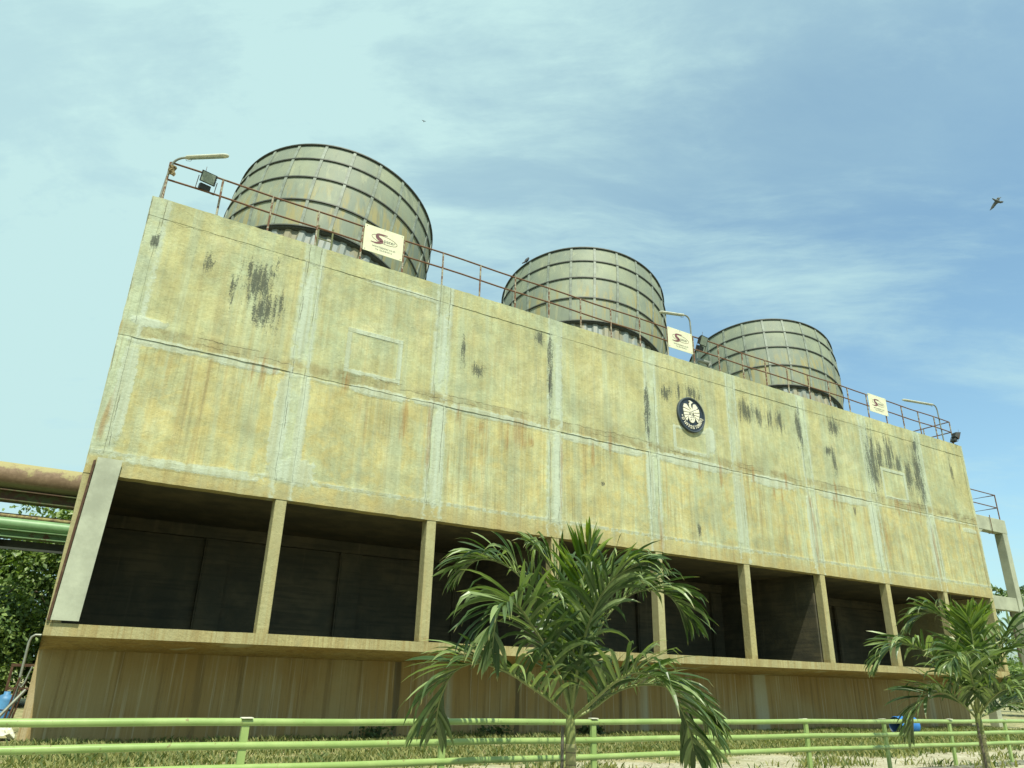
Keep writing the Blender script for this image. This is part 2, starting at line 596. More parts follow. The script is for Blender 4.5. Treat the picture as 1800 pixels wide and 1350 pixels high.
M_GLASS = simple('dusty_lamp_glass', (0.25, 0.29, 0.23), 0.25, 0, 0.2, 12)
M_TUBE = simple('pale_lamp_housing', (0.50, 0.50, 0.40), 0.5)
M_STEELG = simple('weathered_grey_steel', (0.24, 0.25, 0.21), 0.5, 0.4)
M_LADDER = simple('mossy_ladder_steel', (0.13, 0.14, 0.06), 0.7)
M_PIPE = rust_mat('rusty_pipe_flaking_yellow', (0.36, 0.30, 0.13), (0.19, 0.13, 0.075), 0.5, 2.4)
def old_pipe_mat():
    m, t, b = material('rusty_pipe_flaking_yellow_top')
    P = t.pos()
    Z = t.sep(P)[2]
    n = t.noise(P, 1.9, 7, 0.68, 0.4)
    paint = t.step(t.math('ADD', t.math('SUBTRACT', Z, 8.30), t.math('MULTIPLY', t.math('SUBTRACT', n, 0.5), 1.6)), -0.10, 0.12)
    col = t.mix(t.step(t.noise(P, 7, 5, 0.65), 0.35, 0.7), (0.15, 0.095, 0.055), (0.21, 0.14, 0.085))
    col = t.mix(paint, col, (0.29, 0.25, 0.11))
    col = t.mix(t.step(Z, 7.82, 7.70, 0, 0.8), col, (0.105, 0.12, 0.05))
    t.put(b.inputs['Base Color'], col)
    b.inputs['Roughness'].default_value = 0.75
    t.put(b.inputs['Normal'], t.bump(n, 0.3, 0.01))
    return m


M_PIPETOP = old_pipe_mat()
M_GIRD = rust_mat('grimy_green_girder', (0.085, 0.105, 0.045), (0.09, 0.055, 0.035), 0.45, 2.0)
M_PIPEG = simple('green_painted_pipe', (0.16, 0.28, 0.13), 0.45, 0, 0.15, 2)
M_BEAMG = rust_mat('green_painted_beam', (0.13, 0.22, 0.10), (0.12, 0.07, 0.04), 0.25, 2.0)
M_BEAMD = simple('dark_grimy_steel', (0.035, 0.04, 0.032), 0.7)
M_CONC2 = simple('pale_concrete_frame', (0.35, 0.365, 0.27), 0.9, 0, 0.15, 1.2, 0.4, 0.15)
M_STONE = simple('grey_kerb_block', (0.17, 0.17, 0.13), 0.9, 0, 0.35, 4, 0.6, 0.2)
M_BLUE = simple('sun_faded_blue_plastic', (0.035, 0.17, 0.48), 0.4, 0, 0.15, 3)
M_BLUED = simple('blue_plastic_inside', (0.015, 0.05, 0.13), 0.5)
M_BIRD = simple('pigeon_grey_feathers', (0.09, 0.10, 0.09), 0.8, 0, 0.3, 20)
M_CROW = simple('black_feathers', (0.012, 0.014, 0.014), 0.6)
M_BARK = simple('brown_bark', (0.13, 0.10, 0.065), 0.95, 0, 0.3, 8, 0.6)
M_CLOTH = simple('torn_white_sheeting', (0.55, 0.56, 0.47), 0.85, 0, 0.12, 4)
M_ASPHALT = simple('worn_asphalt', (0.05, 0.05, 0.048), 0.9, 0, 0.2, 3, 0.4)
M_GROUND = ground_mat()
M_PALM = leaf_mat('palm_leaf_grey_green', (0.042, 0.078, 0.018), (0.215, 0.275, 0.105), 0.40, 0.24, 0, (0.42, 0.36, 0.15))
M_PALMY = leaf_mat('young_palm_leaf_yellow_green', (0.085, 0.145, 0.012), (0.18, 0.245, 0.022), 0.4, 0.34, 3, (0.35, 0.35, 0.08))
M_RACHIS = simple('palm_stalk_yellow_green', (0.20, 0.23, 0.075), 0.5, 0, 0.2, 5)
M_TREE = leaf_mat('broad_leaf_green', (0.075, 0.13, 0.03), (0.21, 0.28, 0.08), 0.45, 0.25, 5)
M_GRASS = leaf_mat('rough_grass_blades', (0.075, 0.115, 0.03), (0.28, 0.27, 0.10), 0.7, 0.3, 9)
M_WEED = leaf_mat('dark_weed_leaf', (0.035, 0.065, 0.022), (0.08, 0.12, 0.04), 0.5, 0.2, 2)


def palm_trunk_mat():
    m, t, b = material('ringed_green_palm_trunk')
    P = t.pos()
    Z = t.sep(P)[2]
    ring = t.math('PINGPONG', t.math('ADD', Z, t.math('MULTIPLY', t.noise(P, 5, 3), 0.03)), 0.055)
    col = t.mix(t.step(t.noise(t.vscale(P, (9, 9, 2)), 1, 4), 0.4, 0.65), (0.20, 0.22, 0.09), (0.33, 0.30, 0.15))
    col = t.mix(t.step(ring, 0.010, 0.0), col, (0.10, 0.085, 0.05))
    t.put(b.inputs['Base Color'], col)
    b.inputs['Roughness'].default_value = 0.6
    t.put(b.inputs['Normal'], t.bump(ring, 0.4, 0.01))
    return m


M_TRUNK = palm_trunk_mat()

# ------------------------------------------------------------------ ground, road
g = MB()
xs = [-900, -60, -10, 0, 10, 20, 30, 40, 80, 900]
prof = [(-900, -0.12), (-9.98, -0.12), (-9.70, -0.12), (-9.695, 0.19), (-8.5, 0.17), (-6.0, 0.10), (-2.0, 0.02), (2.0, 0.0), (900, 0.0)]
vs = [(x, y, z) for y, z in prof for x in xs]
nx = len(xs)
fs = [(j * nx + i, j * nx + i + 1, (j + 1) * nx + i + 1, (j + 1) * nx + i) for j in range(len(prof) - 1) for i in range(nx - 1)]
g.add(vs, fs)
tag(g.build('ground', M_GROUND), kind='structure')
g = MB()
g.add([(-400, -40, -0.116), (400, -40, -0.116), (400, -13.4, -0.116), (-400, -13.4, -0.116)], [(0, 1, 2, 3)])
tag(g.build('road', M_ASPHALT), kind='structure')

# ------------------------------------------------------------------ cooling tower building
BX0, BX1 = -0.18, 35.80
Z_LEDGE, Z_LIP, Z_BEAM, Z_LP0, Z_LP1, Z_UP0, Z_UP1, Z_TOP = 2.32, 2.08, 5.38, 5.83, 8.66, 9.02, 11.93, 12.48
BD = 12.0
bld = empty('cooling_tower_building', 'long stained ochre concrete cooling tower block with dark openings along its foot', 'building', (BX0, 0, 0))
BO = Vector((BX0, 0, 0))

MOULD = [(2.67, 10.87, 0.42, 0.64), (2.93, 10.22, 0.36, 0.53), (2.06, 10.59, 0.08, 0.39), (3.27, 10.46, 0.08, 0.32), (1.4, 11.04, 0.12, 0.27), (2.98, 11.27, 0.11, 0.16), (8.68, 10.45, 0.09, 0.53), (9.24, 10.0, 0.21, 0.23), (11.82, 10.6, 0.11, 1.27), (15.82, 10.08, 0.14, 0.94), (18.04, 11.26, 0.36, 0.3), (16.69, 10.94, 0.24, 0.27), (17.33, 11.17, 0.11, 0.37), (20.74, 11.15, 0.40, 0.45), (21.48, 11.09, 0.22, 0.39), (22.08, 11.17, 0.2, 0.45), (22.62, 11.15, 0.24, 0.46), (23.76, 10.99, 0.2, 0.9), (26.01, 11.5, 0.38, 0.45), (25.72, 9.98, 0.15, 0.56), (25.45, 10.41, 0.22, 0.19), (28.35, 10.41, 0.42, 1.33), (28.9, 10.79, 0.25, 0.89), (29.62, 10.85, 0.35, 1.0), (30.23, 10.62, 0.2, 0.61), (30.85, 10.21, 0.3, 0.88), (31.61, 10.35, 0.45, 1.3), (26.64, 8.16, 0.11, 0.21), (17.88, 6.28, 0.09, 0.24), (13.86, 7.28, 0.06, 0.09), (34.46, 11.02, 0.1, 0.48), (31.78, 11.74, 0.25, 0.4), (11.39, 11.71, 0.17, 0.25), (0.10, 11.25, 0.09, 0.2)]
SQUARE = [(5.97, 9.66, 0.74, 0.60), (17.8, 9.40, 0.77, 0.42), (29.69, 9.62, 0.8, 0.6)]
PATCH = [(3.71, 7.2, 0.2, 1.37), (4.24, 7.27, 0.14, 1.43), (0.19, 7.28, 0.18, 1.28), (0.92, 8.62, 0.75, 0.12), (2.65, 8.60, 0.93, 0.14), (0.4, 9.1, 0.44, 0.11), (6.22, 8.61, 0.87, 0.14), (7.64, 8.64, 0.52, 0.06), (8.05, 7.2, 0.16, 1.57), (9.91, 8.68, 1.7, 0.12), (13.01, 8.57, 0.75, 0.14), (14.64, 8.54, 0.9, 0.16), (17.8, 8.60, 1.84, 0.18), (15.83, 7.7, 0.18, 1.07), (19.92, 7.33, 0.22, 1.37), (21.88, 8.55, 1.31, 0.2), (23.8, 6.97, 0.2, 1.43), (26.08, 8.53, 1.67, 0.18), (27.79, 7.43, 0.26, 1.31), (31.79, 7.35, 0.2, 1.32), (4.29, 6.1, 0.45, 0.35), (12.11, 7.23, 0.19, 1.59), (1.98, 5.78, 1.56, 0.09), (3.98, 10.38, 0.11, 1.41), (8.01, 10.45, 0.12, 1.21), (12.1, 10.52, 0.10, 1.23), (6.66, 11.9, 1.22, 0.08), (18.75, 9.6, 0.25, 0.5), (35.0, 8.3, 0.6, 0.1), (33.2, 8.6, 0.9, 0.1)]
RUST = [(2.88, 8.52, 0.1, 0.46), (3.15, 8.42, 0.1, 0.6), (7.01, 7.99, 0.14, 0.81), (7.78, 7.67, 0.06, 1.3), (12.25, 7.46, 0.07, 1.29), (13.48, 8.1, 0.06, 0.51), (16.17, 6.05, 0.11, 1.02), (23.95, 6.77, 0.14, 1.42), (28.45, 7.28, 0.12, 1.43), (31.9, 6.94, 0.14, 1.37), (2.31, 5.55, 0.72, 0.13), (10.35, 5.71, 0.94, 0.2), (5.27, 8.67, 0.11, 0.4), (-0.01, 6.58, 0.05, 0.64), (29.56, 8.82, 0.21, 0.51), (19.12, 8.5, 0.11, 0.63), (5.87, 5.55, 1.15, 0.14), (10.76, 8.38, 0.3, 0.54), (24.5, 5.55, 1.6, 0.12), (20.5, 5.55, 2.0, 0.1), (29.5, 5.6, 2, 0.14), (34, 5.6, 1.5, 0.16)]
RUST = [q for q in RUST if q[2] < 0.5]
_r = random.Random(3)
for k in range(22):                      # short rust runs below the middle beam
    RUST.append((_r.uniform(0.3, 35.4), _r.uniform(8.1, 8.75), _r.uniform(0.02, 0.06), _r.uniform(0.15, 0.6)))


def blob(X, Z, lst, soft=0.75):
    m = np.zeros_like(X)
    for cx, cz, hx, hz in lst:
        hx, hz = max(hx, 0.09), max(hz, 0.09)
        d = ((np.abs((X - cx) / hx)) ** 3 + (np.abs((Z - cz) / hz)) ** 3) ** (1 / 3.0)
        m = np.maximum(m, np.clip((1.0 + soft - d) / (2 * soft), 0, 1))
    return m


def masks(X, Z):
    mould_dark = blob(X, Z, MOULD)
    patch = blob(X, Z, PATCH, 0.35)
    for cx, cz, hx, hz in SQUARE:
        d = np.maximum(np.abs(X - cx) - hx, np.abs(Z - cz) - hz)
        patch = np.maximum(patch, np.clip(1 - np.abs(d) / 0.13, 0, 1))
        mould_dark = mould_dark * np.where(d < 0.1, 0.15, 1)
    # faint repairs along every joint
    bx = np.abs((X + 2) % 4 - 2)
    edge = np.clip(1 - np.abs(bx - 0.22) / 0.17, 0, 1)
    edge = np.maximum(edge, np.clip(1 - np.abs(Z - 8.60) / 0.13, 0, 1))
    edge = np.maximum(edge, np.clip(1 - np.abs(Z - 5.84) / 0.1, 0, 1) * 0.9)
    patch = np.maximum(patch, edge * 0.70)
    rust = blob(X, Z, RUST)
    sill_light = np.maximum(np.clip(1 - np.abs(Z - 5.90) / 0.07, 0, 1), np.clip(1 - np.abs(Z - 9.06) / 0.05, 0, 1) * 0.8)  # pale strips put the light a sloped sill would catch into the colour
    patch = np.maximum(patch, sill_light * 0.66)
    pil = np.clip((0.34 - bx) / 0.14, 0, 1) * (Z > 5.8)
    mid = np.clip(1 - (np.abs(Z - 8.86) - 0.10) / 0.12, 0, 1)
    low = np.clip((8.75 - Z) / 0.3, 0, 1)
    pan = (1 - pil) * (1 - mid) * (0.45 + 0.55 * low)
    return mould_dark, patch, rust, pil * (1 - 0.6 * mid), pan, mid


def grid_piece(name, x0, x1, z0, z1, yf, yb, mat, parent, step=0.07, rough=0.006, ragged=0.008):
    nx = max(2, int((x1 - x0) / step) + 1)
    nz = max(2, int((z1 - z0) / step) + 1)
    X, Z = np.meshgrid(np.linspace(x0, x1, nx), np.linspace(z0, z1, nz))
    Xf, Zf = X.ravel(), Z.ravel()
    mo, pa, ru, pil, pan, mid = masks(Xf, Zf)
    verts = []
    for i in range(nx * nz):
        x, z = float(Xf[i]), float(Zf[i])
        n = mnoise.noise((x * 1.1, 3.1, z * 1.1)) + 0.5 * mnoise.noise((x * 4.3, 8.1, z * 4.3))
        ix, iz = i % nx, i // nx
        dx = dz = 0.0
        if ix in (0, nx - 1):
            dx = ragged * mnoise.noise((x * 2, 5.0, z * 3.7)) * 2
        if iz in (0, nz - 1):
            dz = ragged * mnoise.noise((x * 3.7, 15.0, z * 2)) * 2
        # protruding plaster of the repaired patches
        verts.append((x + dx - BO.x, yf + rough * n - 0.012 * float(pa[i]) * (pa[i] > 0.6), z + dz))
    faces = [(j * nx + i, j * nx + i + 1, (j + 1) * nx + i + 1, (j + 1) * nx + i) for j in range(nz - 1) for i in range(nx - 1)]
    bord = [i for i in range(nx)] + [j * nx + nx - 1 for j in range(1, nz)] + [(nz - 1) * nx + i for i in range(nx - 2, -1, -1)] + [j * nx for j in range(nz - 2, 0, -1)]
    o = len(verts)
    back = []
    for k in bord:
        v = verts[k]
        back.append((v[0], yb, v[2]))
    verts += back
    nb = len(bord)
    for k in range(nb):
        k2 = (k + 1) % nb
        faces.append((bord[k2], bord[k], o + k, o + k2))
    me = bpy.data.meshes.new(name)
    me.from_pydata(verts, [], faces)
    idx = np.concatenate([np.arange(nx * nz), np.array(bord)])
    for nm, arr in (('mould_dark', mo), ('patch', pa), ('rust', ru), ('pilaster', pil), ('panel', pan), ('midbeam', mid)):
        a = me.attributes.new(nm, 'FLOAT', 'POINT')
        a.data.foreach_set('value', arr[idx].astype(np.float32))
    me.materials.append(mat)
    me.update()
    return link(bpy.data.objects.new(name, me), parent)


def bpart(name, x0, x1, y0, y1, z0, z1, mat, parent=None, bevel=0.0):
    return box_obj(name, x0 - BO.x, x1 - BO.x, y0, y1, z0, z1, mat, parent or bld, bevel)


# massing
bpart('core_wall', BX0 + 0.02, BX1 - 0.02, 0.07, 0.32, Z_BEAM + 0.02, Z_TOP - 0.30, M_FAC)
for xa, xb in ((BX0, BX0 + 0.28), (BX1 - 0.28, BX1)):
    b = MB()
    b.prism([(2.004, 0.0), (BD, 0.0), (BD, Z_TOP - 0.01), (0.325, Z_TOP - 0.01), (0.325, 2.05), (2.004, 1.862)], xa - BO.x, xb - BO.x, Matrix(((0, 1, 0, 0), (1, 0, 0, 0), (0, 0, 1, 0), (0, 0, 0, 1))))
    b.build('side_wall', M_FAC, bld)
bpart('back_wall', BX0 + 0.285, BX1 - 0.285, BD - 0.3, BD - 0.003, 0, Z_TOP - 0.02, M_FAC)
bpart('roof_deck', BX0 + 0.285, BX1 - 0.285, 0.33, BD - 0.305, Z_TOP - 0.35, Z_TOP - 0.08, M_CONC2)
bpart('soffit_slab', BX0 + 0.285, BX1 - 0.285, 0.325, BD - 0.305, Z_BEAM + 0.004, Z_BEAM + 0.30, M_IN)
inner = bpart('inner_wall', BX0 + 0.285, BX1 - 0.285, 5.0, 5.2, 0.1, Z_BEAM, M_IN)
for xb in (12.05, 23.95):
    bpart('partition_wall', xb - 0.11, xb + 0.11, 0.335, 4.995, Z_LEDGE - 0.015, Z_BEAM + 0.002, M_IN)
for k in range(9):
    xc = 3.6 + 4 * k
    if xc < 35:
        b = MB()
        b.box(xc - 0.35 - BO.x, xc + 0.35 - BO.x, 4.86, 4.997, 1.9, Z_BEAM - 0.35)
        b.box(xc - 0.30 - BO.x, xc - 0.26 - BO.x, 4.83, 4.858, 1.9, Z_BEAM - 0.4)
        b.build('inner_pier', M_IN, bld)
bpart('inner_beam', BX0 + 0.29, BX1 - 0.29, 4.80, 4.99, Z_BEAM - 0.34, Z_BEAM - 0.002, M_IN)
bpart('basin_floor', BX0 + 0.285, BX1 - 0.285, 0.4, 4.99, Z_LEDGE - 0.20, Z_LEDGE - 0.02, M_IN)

# frame and panels of the facade
grid_piece('lower_beam', BX0, BX1, Z_BEAM, Z_LP0, -0.018, 0.32, M_FAC, bld, 0.08, 0.008, 0.006)
grid_piece('middle_beam', BX0, BX1, Z_LP1, Z_UP0, -0.024, 0.069, M_FAC, bld, 0.08, 0.012, 0.012)
grid_piece('parapet_beam', BX0, BX1, Z_UP1, Z_TOP, -0.018, 0.34, M_FAC, bld, 0.08, 0.010, 0.008)
for i in range(10):
    if i == 0:
        xa, xb = BX0, 0.10
    elif i == 9:
        xa, xb = BX1 - 0.22, BX1
    else:
        xa, xb = 4 * i - 0.20, 4 * i + 0.22
    for za, zb in ((Z_LP0, Z_LP1), (Z_UP0, Z_UP1)):
        grid_piece('pilaster', xa, xb, za + 0.004, zb - 0.004, -0.014, 0.068, M_FAC, bld, 0.07, 0.007, 0.008)
for i in range(9):
    xa = 0.10 if i == 0 else 4 * i + 0.22
    xb = 4 * (i + 1) - 0.20 if i < 8 else BX1 - 0.22
    for za, zb in ((Z_LP0, Z_LP1), (Z_UP0, Z_UP1)):
        grid_piece('wall_panel', xa + 0.005, xb - 0.005, za + 0.004, zb - 0.004, -0.012 + 0.004 * ((i * 7 + int(za)) % 3), 0.068, M_FAC, bld, 0.07, 0.007, 0.010)
# columns of the openings
for i in range(1, 9):
    c = MB()
    x = 4 * i + 0.04
    c.box(x - 0.135 - BO.x, x + 0.135 - BO.x, -0.006, 0.30, Z_LEDGE - 0.01, Z_BEAM + 0.003)
    c.build('column', M_FAC, bld, 0.012)
bpart('end_pier', BX0, BX0 + 0.26, -0.010, 0.324, Z_LEDGE + 0.003, Z_BEAM - 0.001, M_FAC, None, 0.01)
bpart('end_pier', BX1 - 0.26, BX1, -0.010, 0.324, Z_LEDGE + 0.003, Z_BEAM - 0.001, M_FAC, None, 0.01)


def sheet_grid(name, P00, P10, P01, P11, nu, nv, mat, parent, amp=0.006, mould_dark=None):
    P00, P10, P01, P11 = [Vector(p) - BO for p in (P00, P10, P01, P11)]
    vs, mo = [], []
    nrm = (P10 - P00).cross(P01 - P00).normalized()
    for j in range(nv + 1):
        for i in range(nu + 1):
            u, v = i / nu, j / nv
            p = (P00 * (1 - u) + P10 * u) * (1 - v) + (P01 * (1 - u) + P11 * u) * v
            vs.append(p + nrm * amp * mnoise.noise(p * 1.4))
            mo.append(mould_dark(p.x + BO.x, p.z) if mould_dark else 0.0)
    fs = [(j * (nu + 1) + i, j * (nu + 1) + i + 1, (j + 1) * (nu + 1) + i + 1, (j + 1) * (nu + 1) + i) for j in range(nv) for i in range(nu)]
    me = bpy.data.meshes.new(name)
    me.from_pydata(vs, [], fs)
    a = me.attributes.new('mould_dark', 'FLOAT', 'POINT')
    a.data.foreach_set('value', np.array(mo, dtype=np.float32))
    me.materials.append(mat)
    return link(bpy.data.objects.new(name, me), parent)


def base_dark_bands(x, z):  # dark vertical bands along the base wall and a dark strip at its foot
    m = 0.0
    for cx, hw, s in ((4.15, 0.10, 0.55), (8.25, 0.11, 0.95), (12.1, 0.11, 0.9), (16.0, 0.12, 0.6), (20.2, 0.10, 0.6), (28.1, 0.1, 0.5)):
        m = max(m, s * max(0.0, min(1.0, (1.5 - abs(x - cx) / hw))))
    if z < 0.18:
        m = max(m, 0.55)
    return m


SB = 2.0
sheet_grid('ledge_lip', (BX0, -0.03, Z_LIP), (BX1, -0.03, Z_LIP), (BX0, -0.03, Z_LEDGE), (BX1, -0.03, Z_LEDGE), 300, 3, M_FAC, bld, 0.01)
sheet_grid('ledge_top', (BX0, -0.03, Z_LEDGE), (BX1, -0.03, Z_LEDGE), (BX0, 0.45, Z_LEDGE), (BX1, 0.45, Z_LEDGE), 80, 2, M_FAC, bld, 0.0)
sheet_grid('ledge_soffit', (BX0, SB, 1.86), (BX1, SB, 1.86), (BX0, -0.03, Z_LIP), (BX1, -0.03, Z_LIP), 200, 12, M_BASE, bld, 0.006)
sheet_grid('base_wall', (BX0, SB, -0.1), (BX1, SB, -0.1), (BX0, SB, 1.86), (BX1, SB, 1.86), 500, 14, M_BASE, bld, 0.006, base_dark_bands)
for xe in (BX0, BX1):
    b = MB()
    x0 = xe - BO.x
    b.add([(x0, -0.03, Z_LIP), (x0, -0.03, Z_LEDGE), (x0, 0.325, Z_LEDGE), (x0, 0.325, 1.86), (x0, SB, 1.86)], [(0, 1, 2, 3), (0, 3, 4)])
    b.build('ledge_end', M_FAC, bld)

# cement board fixed over the first bay's edge
cb = empty('cover_board', 'tall pale cement board bolted upright at the left end of the openings', 'board', (0.0, -0.1, 2.37))
b = MB()
b.prism([(-0.11, 0.0), (0.385, 0.0), (0.505, 3.36), (0.02, 3.36)], 0.0, 0.02)
b.build('board', M_SHEET, cb)
b = MB()
b.prism([(-0.17, 0.0), (-0.125, 0.0), (0.0, 3.30), (-0.045, 3.28)], 0.015, 0.075)
b.build('gap_shadow', M_DARKST, cb)  # dark strip drawn in place of the shadowed gap left of the board
bolt = MB()
bolt.lathe([(0.0, -0.012), (0.014, -0.012), (0.017, 0.0)], 8, Matrix.Rotation(R(90), 4, 'X'))
bolt_me = bolt.mesh('bolt')
bolt_me.materials.append(M_DARKST)
for k in range(9):
    z = 0.08 + k * 0.4
    f = z / 3.36
    for u in (0.05, 0.5, 0.94):
        if u == 0.5 and k % 2 == 0:
            continue
        x = (-0.11 + 0.13 * f) * (1 - u) + (0.385 + 0.12 * f) * u
        obj_from('bolt', bolt_me, cb, Matrix.Translation((x, -0.001, z)))
for z in (1.35, 2.35):
    bb = MB()
    bb.box(-0.16 + 0.04 * z, 0.0 + 0.04 * z, 0.03, 0.09, z, z + 0.09)
    bb.build('bracket', M_DARKST, cb)

# plaster recess frames on the facade (blind hatches)
for n, (cx, cz, hx, hz) in enumerate(SQUARE):
    b = MB()
    for (xa, xb, za, zb) in ((-hx - 0.07, hx + 0.07, hz - 0.06, hz + 0.07), (-hx - 0.07, hx + 0.07, -hz - 0.09, -hz + 0.05), (-hx - 0.07, -hx + 0.06, -hz + 0.052, hz - 0.062), (hx - 0.06, hx + 0.07, -hz + 0.052, hz - 0.062)):
        if n == 1 and za > 0:
            continue
        b.box(cx + xa - BO.x, cx + xb - BO.x, -0.022, 0.05, cz + za, cz + zb)
    o = b.build('plaster_frame', M_FAC, bld, 0.008)
    a = o.data.attributes.new('patch', 'FLOAT', 'POINT')
    a.data.foreach_set('value', [0.85] * len(o.data.vertices))

# ------------------------------------------------------------------ fan stacks
RINGS = [(14.155, 3.60), (15.29, 3.78), (16.41, 3.85), (17.42, 3.86), (18.30, 3.81)]
LEAN = Vector((0.185, 0.22, 1.0))          # the old stacks lean back and to the right
row_mesh = []
for k in range(4):
    (za, ra), (zb, rb) = RINGS[k], RINGS[k + 1]
    b = MB()
    n = 4
    half = R(7.5) - 0.006
    vs = []
    for t in (0, 0.5, 1):
        z = za + (zb - za) * t - 12.48
        rr = ra + (rb - ra) * t + 0.018 * math.sin(math.pi * t)
        for i in range(n + 1):
            an = -half + 2 * half * i / n
            vs.append((rr * math.cos(an), rr * math.sin(an), z))
    fs = [(j * (n + 1) + i, j * (n + 1) + i + 1, (j + 1) * (n + 1) + i + 1, (j + 1) * (n + 1) + i) for j in range(2) for i in range(n)]
    b.add(vs, fs, True)
    me = b.mesh('panel')
    me.materials.append(M_FRP)
    row_mesh.append(me)
rib_b = MB()
for k in range(4):
    (za, ra), (zb, rb) = RINGS[k], RINGS[k + 1]
    za -= 12.48
    zb -= 12.48
    vs = []
    for z, r_ in ((za + 0.02, ra), (zb - 0.02, rb)):
        vs += [(r_ - 0.04, -0.05, z), (r_ + 0.042, -0.05, z), (r_ + 0.042, 0.05, z), (r_ - 0.04, 0.05, z)]
    rib_b.add(vs, [(0, 1, 5, 4), (1, 2, 6, 5), (2, 3, 7, 6), (3, 0, 4, 7), (3, 2, 1, 0), (4, 5, 6, 7)])
rib_me = rib_b.mesh('rib')
rib_me.materials.append(M_RIB)
ring_mes = []
for k, (z, r_) in enumerate(RINGS):
    b = MB()
    e = 0.075 if k in (0, 4) else 0.055
    b.lathe([(r_ - 0.03, z - 0.025 - 12.48), (r_ + e, z - 0.025 - 12.48), (r_ + e, z + 0.025 - 12.48), (r_ - 0.03, z + 0.025 - 12.48)], 96, None, False, True)
    me = b.mesh('ring')
    me.materials.append(M_RING)
    ring_mes.append(me)
b = MB()
nseg = 24 * 12
vs = []
for z, rr in ((-1.5, 3.42), (0.5, 3.44), (1.62, 3.47)):
    for k in range(nseg):
        ph = (k % 6) / 6
        dr = 0.055 if ph < 0.42 else -0.01
        an = 2 * math.pi * k / nseg
        vs.append(((rr + dr) * math.cos(an), (rr + dr) * math.sin(an), z))
fs = [(j * nseg + k, j * nseg + (k + 1) % nseg, (j + 1) * nseg + (k + 1) % nseg, (j + 1) * nseg + k) for j in range(2) for k in range(nseg)]
b.add(vs, fs)
skirt_me = b.mesh('corrugated_skirt')
skirt_me.materials.append(M_SKIRT)
b = MB()
b.lathe([(3.25, 1.605), (3.63, 1.605), (3.63, 1.655), (3.25, 1.655)], 96, None, False, True)
lip_me = b.mesh('skirt_flange')
lip_me.materials.append(M_RING)
stack_labels = ['nearest and largest ribbed grey fan stack, at the left end of the roof',
                'middle ribbed grey fan stack with a black bird perched on its rim',
                'ribbed grey fan stack at the far right of the row, behind the floodlight']
stacks = []
for i, (xc, ph) in enumerate(((5.80, -145.8), (18.0, -163.2), (30.26, -164.9))):
    st = empty('fan_stack', stack_labels[i], 'fan stack', (xc - LEAN.x * 2.47, 6.64 - LEAN.y * 2.47, 12.48), 'fan stacks on the roof')
    st.rotation_mode = 'QUATERNION'
    st.rotation_quaternion = Vector((0, 0, 1)).rotation_difference(LEAN.normalized())
    stacks.append(st)
    obj_from('corrugated_skirt', skirt_me, st, Matrix.Rotation(R(ph), 4, 'Z'))
    obj_from('skirt_flange', lip_me, st)
    for me in ring_mes:
        obj_from('ring', me, st)
    for k in range(24):
        a = R(ph + 15 * k)
        obj_from('rib', rib_me, st, Matrix.Rotation(a, 4, 'Z'))
        for me in row_mesh:
            obj_from('panel', me, st, Matrix.Rotation(a + R(7.5), 4, 'Z'))

# ------------------------------------------------------------------ roof railing
RY, RT, RM = 0.15, 13.70, 13.17
rail = empty('roof_railing', 'rusty two-rail pipe railing along the top edge of the building', 'railing', (0.04, RY, Z_TOP))


def rel(o, pts):
    return [Vector(p) - Vector(o.location) for p in pts]


XP = [0.04 + 1.3125 * k for k in range(28)]
b = MB()
b.tube([(0, 0, 0), (0, 0, RT - Z_TOP)], 0.028, 8)
post_me = b.mesh('post')
post_me.materials.append(M_POSTR)
b = MB()
b.box(-0.085, 0.085, -0.085, 0.085, -0.005, 0.06)
foot_me = b.mesh('post_foot')
foot_me.materials.append(M_CONC2)
for x in XP:
    tl = Matrix.Translation((x - 0.04, 0, 0)) @ Matrix.Rotation(random.uniform(-0.012, 0.012), 4, 'Y')
    p_ = obj_from('post', post_me, rail, tl)
    obj_from('post_foot', foot_me, p_)
for z in (RT, RM):
    b = MB()
    pts = [(x, RY, z + 0.012 * math.sin(x * 1.7)) for x in np.linspace(XP[0], XP[-1], 55)]
    b.tube(rel(rail, pts), 0.026, 8)
    b.build('rail', M_RAILR, rail)
    b = MB()
    b.tube(rel(rail, [(XP[-1], RY, z), (XP[-1], BD - 0.2, z)]), 0.026, 8)
    b.build('side_rail', M_RAILR, rail)
for k in range(1, 10):
    obj_from('post', post_me, rail, Matrix.Translation((XP[-1] - 0.04, k * 1.3, 0)))


# ------------------------------------------------------------------ lettering helper
def text_mb(mb, s, size, M, ext=0.004, align='LEFT'):
    cu = bpy.data.curves.new('lettering', 'FONT')
    cu.body = s
    cu.size = size
    cu.align_x = align
    cu.extrude = ext
    cu.resolution_u = 3
    o = bpy.data.objects.new('lettering', cu)
    COL.objects.link(o)
    dg = bpy.context.evaluated_depsgraph_get()
    me = o.evaluated_get(dg).to_mesh()
    vs = [M @ v.co for v in me.vertices]
    fs = [tuple(p.vertices) for p in me.polygons]
    o.evaluated_get(dg).to_mesh_clear()
    mb.add(vs, fs)
    bpy.data.objects.remove(o)
    bpy.data.curves.remove(cu)


FRONT = Matrix.Rotation(R(90), 4, 'X')          # text plane -> facing -Y


